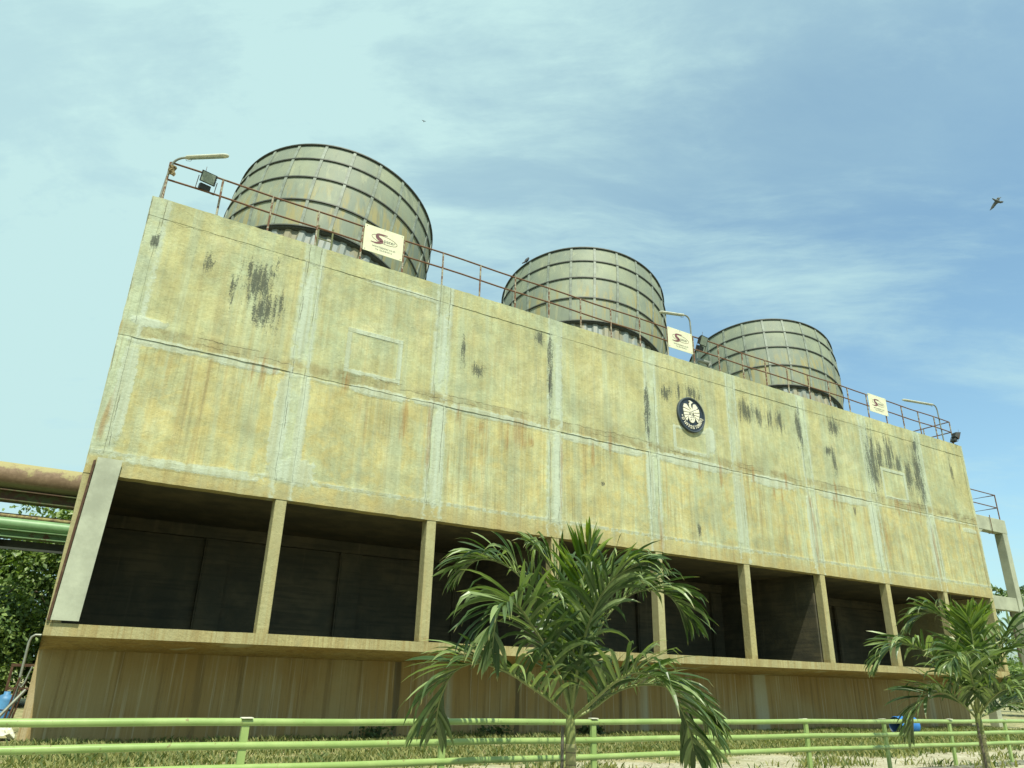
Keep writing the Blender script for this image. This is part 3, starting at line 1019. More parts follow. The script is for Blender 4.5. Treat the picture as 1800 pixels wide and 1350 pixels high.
def swoosh(p, wv, n=22):
    """thick calligraphic stroke through points p with widths wv, as polygon (x,z)"""
    L, Rr = [], []
    for k in range(n + 1):
        t = k / n * (len(p) - 1)
        i = min(int(t), len(p) - 2)
        f = t - i

        def cr(a):
            p0, p1, p2, p3 = a[max(i - 1, 0)], a[i], a[i + 1], a[min(i + 2, len(a) - 1)]
            return 0.5 * ((2 * p1) + (-p0 + p2) * f + (2 * p0 - 5 * p1 + 4 * p2 - p3) * f * f + (-p0 + 3 * p1 - 3 * p2 + p3) * f ** 3)
        x, z = cr([q[0] for q in p]), cr([q[1] for q in p])
        ww = cr(wv)
        L.append((x, z, ww))
    for k in range(n + 1):
        a, b_ = L[max(k - 1, 0)], L[min(k + 1, n)]
        dx, dz = b_[0] - a[0], b_[1] - a[1]
        l = math.hypot(dx, dz) or 1
        x, z, ww = L[k]
        Rr.append(((x - dz / l * ww, z + dx / l * ww), (x + dz / l * ww, z - dx / l * ww)))
    return Rr


def stroke(mb, p, wv, y0, y1, n=22):
    q = swoosh(p, wv, n)
    for k in range(n):
        (a, b_), (c, d) = q[k], q[k + 1]
        mb.prism([b_, d, c, a], y0, y1)


def sign(x0, x1, z0, z1, label):
    cx, cz = (x0 + x1) / 2, (z0 + z1) / 2
    wd, hg = x1 - x0, z1 - z0
    s = empty('notice_board', label, 'sign', (cx, 0.10, z0), 'cream company boards on the roof railing')
    b = MB()
    b.box(-wd / 2, wd / 2, -0.006, 0.006, 0, hg)
    b.build('board', M_SIGN, s, 0.003)
    k = wd / 1.22
    b = MB()
    stroke(b, [(-0.40 * k, hg * 0.405), (-0.22 * k, hg * 0.40), (-0.06 * k, hg * 0.50), (-0.20 * k, hg * 0.62), (-0.18 * k, hg * 0.74), (0.10 * k, hg * 0.78)], [0.008, 0.028, 0.052, 0.055, 0.036, 0.010], -0.0105, -0.0065)
    b.build('logo_letter', M_MAROON, s)
    b = MB()
    ring = []
    for q in range(41):
        an = 2 * math.pi * q / 40
        ex, ez = 0.40 * k * math.cos(an), 0.125 * math.sin(an)
        ca, sa = math.cos(R(-6)), math.sin(R(-6))
        ring.append((0.02 + ex * ca - ez * sa, hg * 0.58 + ex * sa + ez * ca))
    stroke(b, ring, [0.007] * 41, -0.0088, -0.0064, 80)
    b.build('logo_ellipse', M_MAROON, s)
    b = MB()
    text_mb(b, 'pater', 0.17 * k, Matrix.Translation((0.0, -0.0075, hg * 0.50)) @ FRONT, 0.001)
    text_mb(b, 'www.kspater.co.th', 0.095 * k, Matrix.Translation((0.02, -0.0075, hg * 0.235)) @ FRONT, 0.001, 'CENTER')
    text_mb(b, 'Tel. 02-018-0412', 0.075 * k, Matrix.Translation((0.02, -0.0075, hg * 0.13)) @ FRONT, 0.001, 'CENTER')
    b.build('lettering', M_INK, s)
    b = MB()
    for (x, z) in ((-0.45, 0.06), (0.45, 0.06), (-0.45, 0.94), (0.0, 0.96), (0.45, 0.94)):
        b.tube([(x * wd, -0.012, z * hg), (x * wd, 0.03, z * hg)], 0.012, 6)
    b.build('fixing_bolts', M_DARKST, s)


sign(5.32, 6.55, 12.92, 13.80, 'cream company board on the railing in front of the nearest fan stack')
sign(17.09, 18.31, 12.91, 13.74, 'cream company board on the railing between the middle and far fan stacks')
sign(28.99, 30.31, 12.91, 13.76, 'cream company board on the railing right of all three fan stacks')


# ------------------------------------------------------------------ roof lamps
def tube_lamp(base, bend, tip, label):
    base, bend, tip = Vector(base), Vector(bend), Vector(tip)
    s = empty('tube_street_lamp', label, 'lamp', base, 'tube lamps on bent arms along the roof')
    b = MB()
    d = (tip - bend).normalized()
    pts = [base, base + (bend - base) * 0.55, Vector((base.x, base.y, bend.z - 0.32)) * 0.6 + base.lerp(bend, 0.8) * 0.4]
    top = bend + d * 0.28
    q0 = Vector((base.x * 0.3 + bend.x * 0.7, base.y * 0.3 + bend.y * 0.7, bend.z - 0.30))
    pts = [base, base.lerp(q0, 0.5), q0]
    for k in range(1, 7):
        t = k / 6
        pts.append(q0 * (1 - t) ** 2 + Vector((bend.x, bend.y, bend.z)) * 2 * t * (1 - t) + top * t * t)
    b.tube(rel(s, pts), 0.03, 8)
    b.build('bent_pole', M_STEELG, s)
    b = MB()
    side = d.cross(Vector((0, 0, 1))).normalized()
    upn = side.cross(d)
    M = Matrix((d, side, upn)).transposed().to_4x4()
    M.translation = top - base
    L = (tip - top).length
    prof = [(0, 0.03, 0.03), (0.06, 0.075, 0.045), (L - 0.12, 0.085, 0.045), (L - 0.03, 0.06, 0.035), (L, 0.02, 0.015)]
    vs, fs = [], []
    for x, hw, hh in prof:
        for k in range(10):
            an = 2 * math.pi * k / 10
            vs.append(M @ Vector((x, hw * math.cos(an), hh * math.sin(an))))
    for i in range(4):
        for k in range(10):
            fs.append((i * 10 + k, i * 10 + (k + 1) % 10, (i + 1) * 10 + (k + 1) % 10, (i + 1) * 10 + k))
    fs.append(tuple(range(40, 50)))
    b.add(vs, fs, True)
    hd = b.build('lamp_head', M_TUBE, s)
    b = MB()
    b.tube([M @ Vector((0.12, 0, -0.042)), M @ Vector((L - 0.14, 0, -0.042))], 0.028, 8)
    b.build('diffuser', M_GLASS, hd)
    b = MB()
    w0 = top - base
    b.tube([w0, w0 + d * 0.05 + Vector((0, 0, -0.10)), w0 + d * 0.16 + Vector((0, 0, -0.12)), w0 + d * 0.2 + Vector((0, 0, -0.02))], 0.005, 5)
    b.build('loose_wire', M_DARKST, s)


tube_lamp((-0.02, 0.22, 12.5), (0.08, 0.10, 13.82), (1.30, -0.52, 14.02), 'tube lamp on a bent arm at the left corner of the roof')
tube_lamp((18.42, 0.20, 12.5), (18.36, 0.20, 14.58), (16.82, 0.19, 14.30), 'tube lamp on a bent pole beside the middle company board')
tube_lamp((34.75, 0.20, 12.5), (34.70, 0.20, 14.42), (31.95, 0.24, 14.13), 'tube lamp on a bent pole near the right corner of the roof')


def floodlight(loc, yaw, pitch, label, wd=0.46, hg=0.36):
    s = empty('floodlight', label, 'floodlight', loc, 'floodlights on the roof railing')
    M = Matrix.Rotation(yaw, 4, 'Z') @ Matrix.Rotation(pitch, 4, 'X')
    b = MB()
    a, c = wd / 2, hg / 2
    fr = [(-a, -0.05, -c), (a, -0.05, -c), (a, -0.05, c), (-a, -0.05, c)]
    bk = [(-a * 0.6, 0.14, -c * 0.6), (a * 0.6, 0.14, -c * 0.6), (a * 0.6, 0.14, c * 0.6), (-a * 0.6, 0.14, c * 0.6)]
    vs = [M @ Vector(v) for v in fr + bk]
    b.add(vs, [(0, 1, 2, 3), (7, 6, 5, 4), (0, 4, 5, 1), (1, 5, 6, 2), (2, 6, 7, 3), (3, 7, 4, 0)])
    for i in range(6):
        z = -c * 0.8 + i * c * 0.32
        b.box(a * 0.80, a * 1.06, -0.045, 0.05, z, z + 0.02, M)
    b.build('housing', M_FLOODB, s, 0.004)
    b = MB()
    b.box(-a * 0.86, a * 0.80, -0.062, -0.053, -c * 0.84, c * 0.84, M)
    b.build('glass', M_GLASS, s, 0.003)
    b = MB()
    b.box(-a * 0.7, a * 0.7, 0.0, 0.14, -c - 0.17, -c - 0.012, M)
    b.build('ballast_box', M_FLOODB, s, 0.01)
    b = MB()
    b.tube([M @ Vector((-a - 0.02, 0.03, 0)), M @ Vector((-a - 0.02, 0.03, -c - 0.19)), M @ Vector((a + 0.06, 0.03, -c - 0.19)), M @ Vector((a + 0.06, 0.03, 0))], 0.012, 6)
    b.tube([M @ Vector((-a * 0.5, 0.0, c)), M @ Vector((-a * 0.5, 0.03, c + 0.14))], 0.006, 5)
    b.build('yoke', M_RAILR, s)
    return s


floodlight((0.96, 0.02, 13.50), R(12), R(18), 'black floodlight hanging on the railing beside the left roof corner', 0.40, 0.31)
floodlight((18.83, 0.05, 13.58), R(8), R(22), 'black floodlight on the railing right of the middle company board', 0.44, 0.38)
floodlight((35.50, -0.02, 12.93), R(75), R(25), 'black floodlight at the right end of the roof railing', 0.4, 0.4)

# rag caught on the corner post
b = MB()
pts = []
for j in range(6):
    for i in range(4):
        pts.append((0.04 + 0.045 * i + 0.02 * math.sin(j * 2.1), 0.05 + 0.03 * math.sin(i * 2 + j), 13.28 + j * 0.055 + 0.03 * math.sin(i * 1.7 + j)))
fs = [(j * 4 + i, j * 4 + i + 1, (j + 1) * 4 + i + 1, (j + 1) * 4 + i) for j in range(5) for i in range(3)]
o = Vector((0.06, 0.1, 13.28))
b.add([Vector(p) - o for p in pts], fs)
rag = b.build('bird_nest', simple('dry_straw', (0.17, 0.13, 0.06), 0.95, 0, 0.4, 30, 0.6), None, 0, o)
so = rag.modifiers.new('thick', 'SOLIDIFY')
so.thickness = 0.05
so.offset = 0
tag(rag, 'ragged brown straw clump caught on the left corner post of the roof railing', 'nest')

# ladder on the nearest stack
lad = empty('roof_ladder', 'short mossy steel ladder standing against the nearest fan stack', 'ladder', (4.78, 2.35, 12.4))
for x in (-0.23, 0.23):
    b = MB()
    b.tube([(x, 0, 0), (x, 0.06, 2.35)], 0.03, 6)
    b.build('stile', M_LADDER, lad)
for k in range(6):
    b = MB()
    b.tube([(-0.23, 0.01 + 0.01 * k, 0.35 + 0.38 * k), (0.23, 0.01 + 0.01 * k, 0.35 + 0.38 * k)], 0.018, 6)
    b.build('rung', M_LADDER, lad)

# vent pipe by the far stack
vp = empty('vent_pipe', 'fat grey bent pipe on the roof left of the far fan stack', 'pipe', (18.75, 0.45, 12.40))
b = MB()
b.tube([(0.0, 0, 0), (0.0, 0, 0.38), (0.04, 0, 0.50), (0.16, 0, 0.56), (0.75, 0, 0.56)], 0.085, 12)
b.build('upper_bend', M_STEELG, vp)
b = MB()
b.tube([(0.08, 0.02, 0.19), (0.85, 0.02, 0.19)], 0.085, 12)
b.tube([(0.75, 0.0, 0.0), (0.75, 0.0, 0.62)], 0.10, 12)
b.build('lower_run', M_STEELG, vp)

# ------------------------------------------------------------------ emblem
EM_R = 0.655
em = empty('round_emblem', 'round black plaque with a white winged bird and Thai lettering on the wall', 'emblem', (17.83, -0.03, 10.37))
ROTX = Matrix.Rotation(R(90), 4, 'X')
b = MB()
b.lathe([(0.0, 0.035), (EM_R * 0.93, 0.035), (EM_R * 0.93, -0.03), (0.0, -0.03)], 64, ROTX, False)
b.build('disc', M_BLACK, em)
b = MB()
b.lathe([(EM_R * 0.91, -0.035), (EM_R, -0.035), (EM_R * 1.0, 0.05), (EM_R * 0.975, 0.075), (EM_R * 0.935, 0.075), (EM_R * 0.91, 0.05)], 64, ROTX, False, True)
b.build('rim', M_RIM, em, 0)


def relief(name, polys, y0=-0.062, y1=-0.034):
    bb = MB()
    for q in polys:
        bb.prism([(x * EM_R, z * EM_R) for x, z in q], y0, y1)
    return bb.build(name, M_WHITE, em, 0.004)


lw = [[(-0.10, 0.30), (-0.33, 0.56), (-0.50, 0.55), (-0.58, 0.34), (-0.44, 0.32), (-0.10, 0.24)],
      [(-0.10, 0.21), (-0.44, 0.28), (-0.60, 0.28), (-0.58, 0.10), (-0.12, 0.12)],
      [(-0.13, 0.09), (-0.57, 0.06), (-0.55, -0.10), (-0.17, 0.01)],
      [(-0.18, -0.02), (-0.54, -0.13), (-0.49, -0.28), (-0.22, -0.10)],
      [(-0.23, -0.13), (-0.47, -0.31), (-0.36, -0.42), (-0.26, -0.20)]]
rw = [[(0.10, 0.30), (0.16, 0.62), (0.32, 0.66), (0.50, 0.48), (0.40, 0.38), (0.12, 0.24)],
      [(0.12, 0.21), (0.42, 0.36), (0.56, 0.42), (0.60, 0.22), (0.13, 0.13)],
      [(0.14, 0.10), (0.60, 0.18), (0.58, 0.0), (0.18, 0.02)],
      [(0.19, -0.01), (0.57, -0.04), (0.52, -0.20), (0.23, -0.09)],
      [(0.24, -0.12), (0.50, -0.24), (0.42, -0.38), (0.27, -0.20)]]
relief('left_wing', lw)
relief('right_wing', rw)
head = [(-0.02, 0.28), (-0.14, 0.42), (-0.15, 0.60), (-0.08, 0.72), (-0.20, 0.76), (-0.10, 0.80), (0.02, 0.78), (0.16, 0.70), (0.06, 0.68), (-0.02, 0.58), (0.0, 0.44), (0.09, 0.30)]
relief('bird_head', [head], -0.07)
bd = []
for k in range(14):
    an = 2 * math.pi * k / 14
    bd.append((0.0 + 0.22 * math.sin(an), -0.22 + 0.25 * math.cos(an)))
relief('bird_body', [bd, [(-0.08, 0.04), (0.09, 0.04), (0.12, 0.30), (-0.10, 0.30)]], -0.066)
b = MB()
for (x, z, hx, hz, a) in ((-0.10, -0.02, 0.05, 0.012, 25), (0.09, 0.0, 0.06, 0.012, -30), (0.0, -0.10, 0.014, 0.10, 8), (-0.09, -0.18, 0.04, 0.014, -35), (0.10, -0.16, 0.05, 0.014, 20), (-0.05, -0.30, 0.03, 0.02, 40), (0.07, -0.28, 0.03, 0.015, -20), (0.0, 0.10, 0.07, 0.012, 15), (0.03, 0.2, 0.06, 0.012, -15), (-0.11, -0.34, 0.02, 0.02, 0), (0.12, -0.06, 0.02, 0.05, 20)):
    M = Matrix.Translation((x * EM_R, 0, z * EM_R)) @ Matrix.Rotation(R(a), 4, 'Y')
    b.box(-hx * EM_R, hx * EM_R, -0.0705, -0.0655, -hz * EM_R, hz * EM_R, M)
b.build('body_tracery', M_BLACK, em)
b = MB()
glyphs = ['•', 'อ', 'า', 'ค', 'า', 'ร', 'ร', 'า', 'ช', 'พั', 'ส', 'ดุ']
n = len(glyphs)
for k, gch in enumerate(glyphs):
    an = R(193 + (347 - 193) * k / (n - 1))
    rr = EM_R * 0.80
    M = Matrix.Translation((rr * math.cos(an), -0.046, rr * math.sin(an))) @ Matrix.Rotation(-(an + math.pi / 2), 4, 'Y') @ FRONT
    text_mb(b, gch, 0.21, M, 0.012, 'CENTER')
b.build('lettering', M_WHITE, em)

# ------------------------------------------------------------------ concrete access frame at the right end
pf = empty('access_frame', 'pale concrete frame with a railed platform against the right end wall', 'platform', (BX1, 0, 0))


def pbox(name, x0, x1, y0, y1, z0, z1, mat=M_CONC2, bv=0.015):
    return box_obj(name, x0 - BX1, x1 - BX1, y0, y1, z0, z1, mat, pf, bv)


for y in (0.05, 2.0):
    pbox('post', 38.05, 38.45, y, y + 0.4, 0, 8.55)
    pbox('beam', BX1 + 0.01, 38.5, y + 0.003, y + 0.397, 8.552, 9.22)
    pbox('tie_beam', BX1 + 0.01, 38.048, y + 0.05, y + 0.35, 4.95, 5.55)
b = MB()
b.prism([(BX1 + 0.01 - BX1, 8.548), (0.55, 8.548), (0.01, 8.25)], 0.07, 0.43)
b.build('haunch', M_CONC2, pf)
pbox('platform_slab', BX1 + 0.01, 38.55, 0.46, 1.99, 9.0, 9.20)
for (x, y) in ((38.38, 0.2), (38.38, 2.2), (36.0, 0.2)):
    b = MB()
    b.tube([(x - BX1, y, 9.2), (x - BX1, y, 10.50)], 0.028, 8)
    b.build('rail_post', M_RAILR, pf)
for z in (10.48, 9.85):
    b = MB()
    b.tube([(0.0, 0.2, z), (38.38 - BX1, 0.2, z), (38.38 - BX1, 2.2, z), (0.0, 2.2, z)], 0.026, 8)
    b.build('rail', M_RAILR, pf)
b = MB()
b.tube([(37.05 - BX1, 0.0, 9.30), (37.05 - BX1, 0.0, 8.45), (37.05 - BX1, 0.2, 8.45)], 0.02, 6)
b.build('conduit', M_RAILR, pf)

# ------------------------------------------------------------------ pipe rack on the left
rack = empty('pipe_rack', 'green steel pipe rack with beams passing behind the left end of the building', 'pipe rack', (-14, 15, 0))


def rbox(name, x0, x1, y0, y1, z0, z1, mat):
    return box_obj(name, x0 + 14, x1 + 14, y0 - 15, y1 - 15, z0, z1, mat, rack, 0.01)


for z0, z1, w0 in ((7.15, 7.55, 0.30),):
    b = MB()
    b.box(0, 20, -w0, w0, z0, z0 + 0.04)
    b.box(0, 20, -w0, w0, z1 - 0.04, z1)
    b.box(0, 20, -0.03, 0.03, z0 + 0.04, z1 - 0.04)
    b.build('upper_girder', M_GIRD, rack)
b = MB()
b.box(0, 20, -0.45, 0.15, 6.06, 6.10)
b.box(0, 20, -0.45, 0.15, 5.82, 5.86)
b.box(0, 20, -0.20, -0.16, 5.86, 6.06)
b.build('lower_girder', M_BEAMG, rack)
b = MB()
b.box(0, 20, 0.2, 0.8, 5.55, 5.80)
for k in range(9):
    b.box(0.6 + 2.2 * k, 0.75 + 2.2 * k, -0.40, 0.9, 5.40, 5.80)
b.box(0, 20, -0.35, -0.25, 5.40, 5.48)
b.build('underside_bracing', M_BEAMD, rack)
for x in (-13.5, 4.5):
    rbox('rack_post', x, x + 0.3, 14.9, 15.2, 0, 7.15, M_BEAMG)
b = MB()
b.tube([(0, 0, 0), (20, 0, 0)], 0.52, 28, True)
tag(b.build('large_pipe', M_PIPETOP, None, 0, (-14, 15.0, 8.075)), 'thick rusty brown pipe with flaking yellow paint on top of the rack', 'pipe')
b = MB()
b.tube([(0, 0, 0), (20, 0, 0)], 0.215, 20, True)
tag(b.build('green_pipe', M_PIPEG, None, 0, (-14, 14.78, 6.32)), 'smooth light green pipe lying on the lower rack beam', 'pipe')
b = MB()
b.tube([(0, 0, 0), (20, 0, 0)], 0.10, 12, True)
tag(b.build('thin_pipe', M_PIPE, None, 0, (-14, 15.05, 6.64)), 'thin weathered pipe running just above the light green pipe', 'pipe')
b = MB()
b.box(6, 9, 0.0, 0.1, 0, 0.01)


# ------------------------------------------------------------------ foliage builders
def leaf_mesh(name, centers, normals_dir, size, mat, rnd):
    n = len(centers)
    V = np.zeros((n, 4, 3))
    d = rnd.normal(size=(n, 3))
    d[:, 2] -= 0.35
    d /= np.linalg.norm(d, axis=1, keepdims=True)
    nn = normals_dir + rnd.normal(size=(n, 3)) * 0.55
    sd = np.cross(d, nn)
    sd /= np.linalg.norm(sd, axis=1, keepdims=True) + 1e-9
    up = np.cross(sd, d)
    L = size * rnd.uniform(0.7, 1.3, (n, 1))
    V[:, 0] = centers
    V[:, 1] = centers + d * L * 0.5 + sd * L * 0.30 + up * L * 0.08
    V[:, 2] = centers + d * L
    V[:, 3] = centers + d * L * 0.5 - sd * L * 0.30 + up * L * 0.08
    V = V.reshape(-1, 3)
    F = np.zeros((n, 2, 3), dtype=np.int64)
    base = np.arange(n) * 4
    F[:, 0, 0], F[:, 0, 1], F[:, 0, 2] = base, base + 1, base + 2
    F[:, 1, 0], F[:, 1, 1], F[:, 1, 2] = base, base + 2, base + 3
    me = bpy.data.meshes.new(name)
    me.from_pydata(V.tolist(), [], F.reshape(-1, 3).tolist())
    a = me.attributes.new('tone', 'FLOAT', 'POINT')
    a.data.foreach_set('value', np.repeat(rnd.uniform(0, 1, n), 4).astype(np.float32))
    me.materials.append(mat)
    return me


def broad_tree(base, height, rx, rz, zc, label, seed, clusters=420, per=60, leaf=0.24, group='broadleaf trees behind the pipe rack'):
    rnd = np.random.default_rng(seed)
    rr = random.Random(seed)
    t = empty('broadleaf_tree', label, 'tree', base, group)
    b = MB()
    b.tube([(0, 0, 0), (0.1, 0.1, height * 0.25), (0.05, 0.2, height * 0.5)], [0.28, 0.22, 0.14], 10)
    b.build('trunk', M_BARK, t)
    b = MB()
    for k in range(9):
        an = rr.uniform(0, 6.28)
        z0 = height * rr.uniform(0.22, 0.48)
        l = rr.uniform(0.5, 0.95) * rx
        p0 = Vector((0.08, 0.12, z0))
        p2 = Vector((math.cos(an) * l, math.sin(an) * l, z0 + rr.uniform(0.6, 2.6)))
        p1 = p0.lerp(p2, 0.5) + Vector((0, 0, 0.35))
        b.tube([p0, p1, p2], [0.11, 0.07, 0.025], 6)
    b.build('limbs', M_BARK, t)
    dirs = rnd.normal(size=(clusters, 3))
    dirs /= np.linalg.norm(dirs, axis=1, keepdims=True)
    rad = rnd.uniform(0.45, 1.0, (clusters, 1)) ** 0.5
    lump = np.array([1 + 0.22 * mnoise.noise(Vector(d) * 2.3 + Vector((seed, 0, 0))) * 2 for d in dirs])[:, None]
    cc = dirs * rad * lump * np.array([rx, rx, rz]) + np.array([0, 0, zc])
    cent = np.repeat(cc, per, axis=0) + rnd.normal(size=(clusters * per, 3)) * np.array([0.34, 0.34, 0.26])
    nd = np.repeat(dirs, per, axis=0) * 0.5 + np.array([0, 0, 0.8])
    keep = cent[:, 2] > 0.3
    me = leaf_mesh('crown', cent[keep], nd[keep], leaf, M_TREE, rnd)
    link(bpy.data.objects.new('crown', me), t)
    return t


broad_tree((0.3, 21.0, 0), 8.6, 3.3, 4.2, 4.4, 'dense green tree right behind the pipes, next to the building', 11, 460, 62)
broad_tree((-4.6, 22.5, 0), 6.6, 3.8, 3.1, 3.5, 'dense green tree behind the pipes at the left edge of the picture', 12, 380, 55)
broad_tree((-3.0, 17.8, 0), 4.6, 2.6, 2.3, 2.4, 'low leafy tree filling the space under the pipe rack', 13, 260, 60, 0.2)

broad_tree((50.0, 13.0, 0), 3.6, 2.6, 1.7, 1.9, 'low dark bush behind the concrete frame at the right, nearer the building', 14, 150, 50, 0.22, 'bushes behind the right end')
broad_tree((58.0, 9.0, 0), 3.8, 3.0, 1.8, 2.0, 'low dark bush behind the right palm, farther from the building', 15, 150, 50, 0.24, 'bushes behind the right end')
broad_tree((70.0, 30.0, 0), 4.6, 5.0, 2.3, 2.4, 'far bush at the foot of the tall palm behind the concrete frame', 16, 200, 50, 0.3, 'bushes behind the right end')


# ------------------------------------------------------------------ palms
def catmull(pts, n):
    P = [Vector(p) for p in pts]
    out = []
    m = len(P) - 1
    for k in range(n + 1):
        t = k / n * m
        i = min(int(t), m - 1)
        f = t - i
        p0, p1, p2, p3 = P[max(i - 1, 0)], P[i], P[i + 1], P[min(i + 2, m)]
        out.append(0.5 * ((2 * p1) + (-p0 + p2) * f + (2 * p0 - 5 * p1 + 4 * p2 - p3) * f * f + (-p0 + 3 * p1 - 3 * p2 + p3) * f ** 3))
    return out


def frond(parent, origin, pts, mat, rr, nl=46, lmax=0.62, wid=0.022, droop=1.0, keel=0.7, start=0.14, twist=0.0):
    C = catmull([Vector(p) - origin for p in pts], 60)
    rb = MB()
    rb.tube(C[::3], [0.016 * (1 - 0.85 * k / 20) + 0.002 for k in range(21)], 6)
    leaf = MB()
    tones, tips = [], []
    for side in (-1, 1):
        for k in range(nl):
            s = start + (1 - start) * (k + rr.uniform(-0.3, 0.3)) / (nl - 1)
            s = min(max(s, start), 0.995)
            i = min(int(s * 60), 59)
            p = C[i].lerp(C[i + 1], s * 60 - i)
            T = (C[i + 1] - C[i]).normalized()
            S = T.cross(Vector((0, 0, 1)))
            if S.length < 0.2:
                S = T.cross(Vector((0.4, 0.8, 0.4)))
            S.normalize()
            N = S.cross(T).normalized()
            if twist:
                q = Quaternion(T, twist)
                S = q @ S
                N = q @ N
            q = (s - start) / (1 - start)
            ang = R(60 - 36 * q + rr.uniform(-13, 13))
            kk = R(keel * (46 - 26 * q) + rr.uniform(-18, 18))
            d = (T * math.cos(ang) + (S * side * math.cos(kk) + N * math.sin(kk)) * math.sin(ang)).normalized()
            ln = lmax * (0.45 + 0.55 * math.sin(math.pi * min(1, 0.18 + 0.80 * q)) ** 0.8) * rr.uniform(0.85, 1.1)
            if q > 0.9:
                ln *= 0.8
            w0 = wid * rr.uniform(0.8, 1.15)
            dr = droop * rr.uniform(0.25, 1.7)
            nn = (N - d * N.dot(d))
            if nn.length < 0.1:
                nn = S.copy()
            nn.normalize()
            ns = 7
            pos = p.copy()
            cur = d.copy()
            vs = []
            hook = droop > 0.5 and rr.random() < 0.30
            hk = rr.uniform(0.35, 0.75)
            tw = rr.uniform(-1.3, 1.3)
            for m in range(ns + 1):
                f = m / ns
                wv = w0 * (math.sin(math.pi * min(1, 0.10 + 0.72 * f)) ** 0.7) * (1 - f ** 5)
                bi = cur.cross(nn).normalized()
                n2 = bi.cross(cur).normalized()
                bi = bi * math.cos(tw * f) + n2 * math.sin(tw * f)
                vs += [pos - bi * wv + n2 * wv * 0.28, pos, pos + bi * wv + n2 * wv * 0.28]
                pos = pos + cur * (ln / ns)
                g_ = 0.20 * dr * (0.35 + 1.4 * f)
                if hook and f > hk:
                    g_ += 0.75
                cur = (cur + Vector((0, 0, -1)) * g_).normalized()
            fs = []
            for m in range(ns):
                a = m * 3
                fs += [(a, a + 1, a + 4, a + 3), (a + 1, a + 2, a + 5, a + 4)]
            leaf.add(vs, fs, True)
            tn = rr.uniform(0, 1) ** 1.8
            tones += [tn] * len(vs)
            brown = rr.random() < 0.5
            tips += [(m // 3) / ns * (1.0 if brown else 0.5) for m in range(len(vs))]
    leaf.smooth = [False] * len(leaf.smooth)
    o = leaf.build('frond', mat, parent)
    for nm, arr in (('tone', tones), ('tip', tips)):
        a = o.data.attributes.new(nm, 'FLOAT', 'POINT')
        a.data.foreach_set('value', arr)
    rb.build('leaf_stalk', M_RACHIS, o)
    return o


PALM_A = [
    [(4.54, -11.17, 1.18), (4.31, -11.22, 1.32), (3.97, -11.28, 1.48), (3.65, -11.33, 1.61), (3.35, -11.31, 1.66), (3.17, -11.21, 1.56), (3.12, -11.07, 1.31), (3.17, -10.93, 1.08)],
    [(4.54, -11.19, 1.22), (4.35, -11.28, 1.53), (4.1, -11.39, 1.82), (3.82, -11.52, 2.05), (3.59, -11.64, 2.19), (3.42, -11.72, 2.17), (3.33, -11.72, 2.03), (3.33, -11.67, 1.78)],
    [(4.53, -11.2, 1.27), (4.46, -11.12, 1.73), (4.32, -11.0, 2.18), (4.15, -10.87, 2.53), (3.95, -10.71, 2.71), (3.75, -10.55, 2.74), (3.63, -10.42, 2.61)],
    [(4.54, -11.21, 1.27), (4.47, -11.34, 1.78), (4.43, -11.48, 2.27), (4.45, -11.59, 2.6), (4.48, -11.65, 2.83)],
    [(4.54, -11.21, 1.27), (4.69, -11.26, 1.73), (4.86, -11.36, 2.13), (5.07, -11.47, 2.37), (5.29, -11.59, 2.46), (5.52, -11.69, 2.39), (5.71, -11.71, 2.19)],
    [(4.58, -11.19, 1.18), (4.57, -11.51, 1.34), (4.57, -11.85, 1.52), (4.66, -12.07, 1.62), (4.77, -12.24, 1.57), (4.92, -12.31, 1.4), (5.07, -12.3, 1.18), (5.17, -12.25, 0.96)],
    [(4.58, -11.19, 1.18), (4.79, -11.23, 1.27), (5.0, -11.37, 1.44), (5.25, -11.49, 1.51), (5.48, -11.62, 1.49), (5.71, -11.7, 1.38), (5.9, -11.73, 1.19)],
    [(4.54, -11.21, 1.27), (4.65, -11.14, 1.79), (4.79, -11.13, 2.26), (4.99, -11.14, 2.57), (5.25, -11.17, 2.69), (5.53, -11.18, 2.62)],
    [(4.54, -11.21, 1.27), (4.49, -11.23, 1.78), (4.47, -11.18, 2.23), (4.39, -11.11, 2.59), (4.27, -11.01, 2.8)],
    [(4.54, -11.21, 1.27), (4.47, -11.46, 1.78), (4.43, -11.76, 2.2), (4.46, -12.04, 2.47), (4.59, -12.23, 2.58)],
]
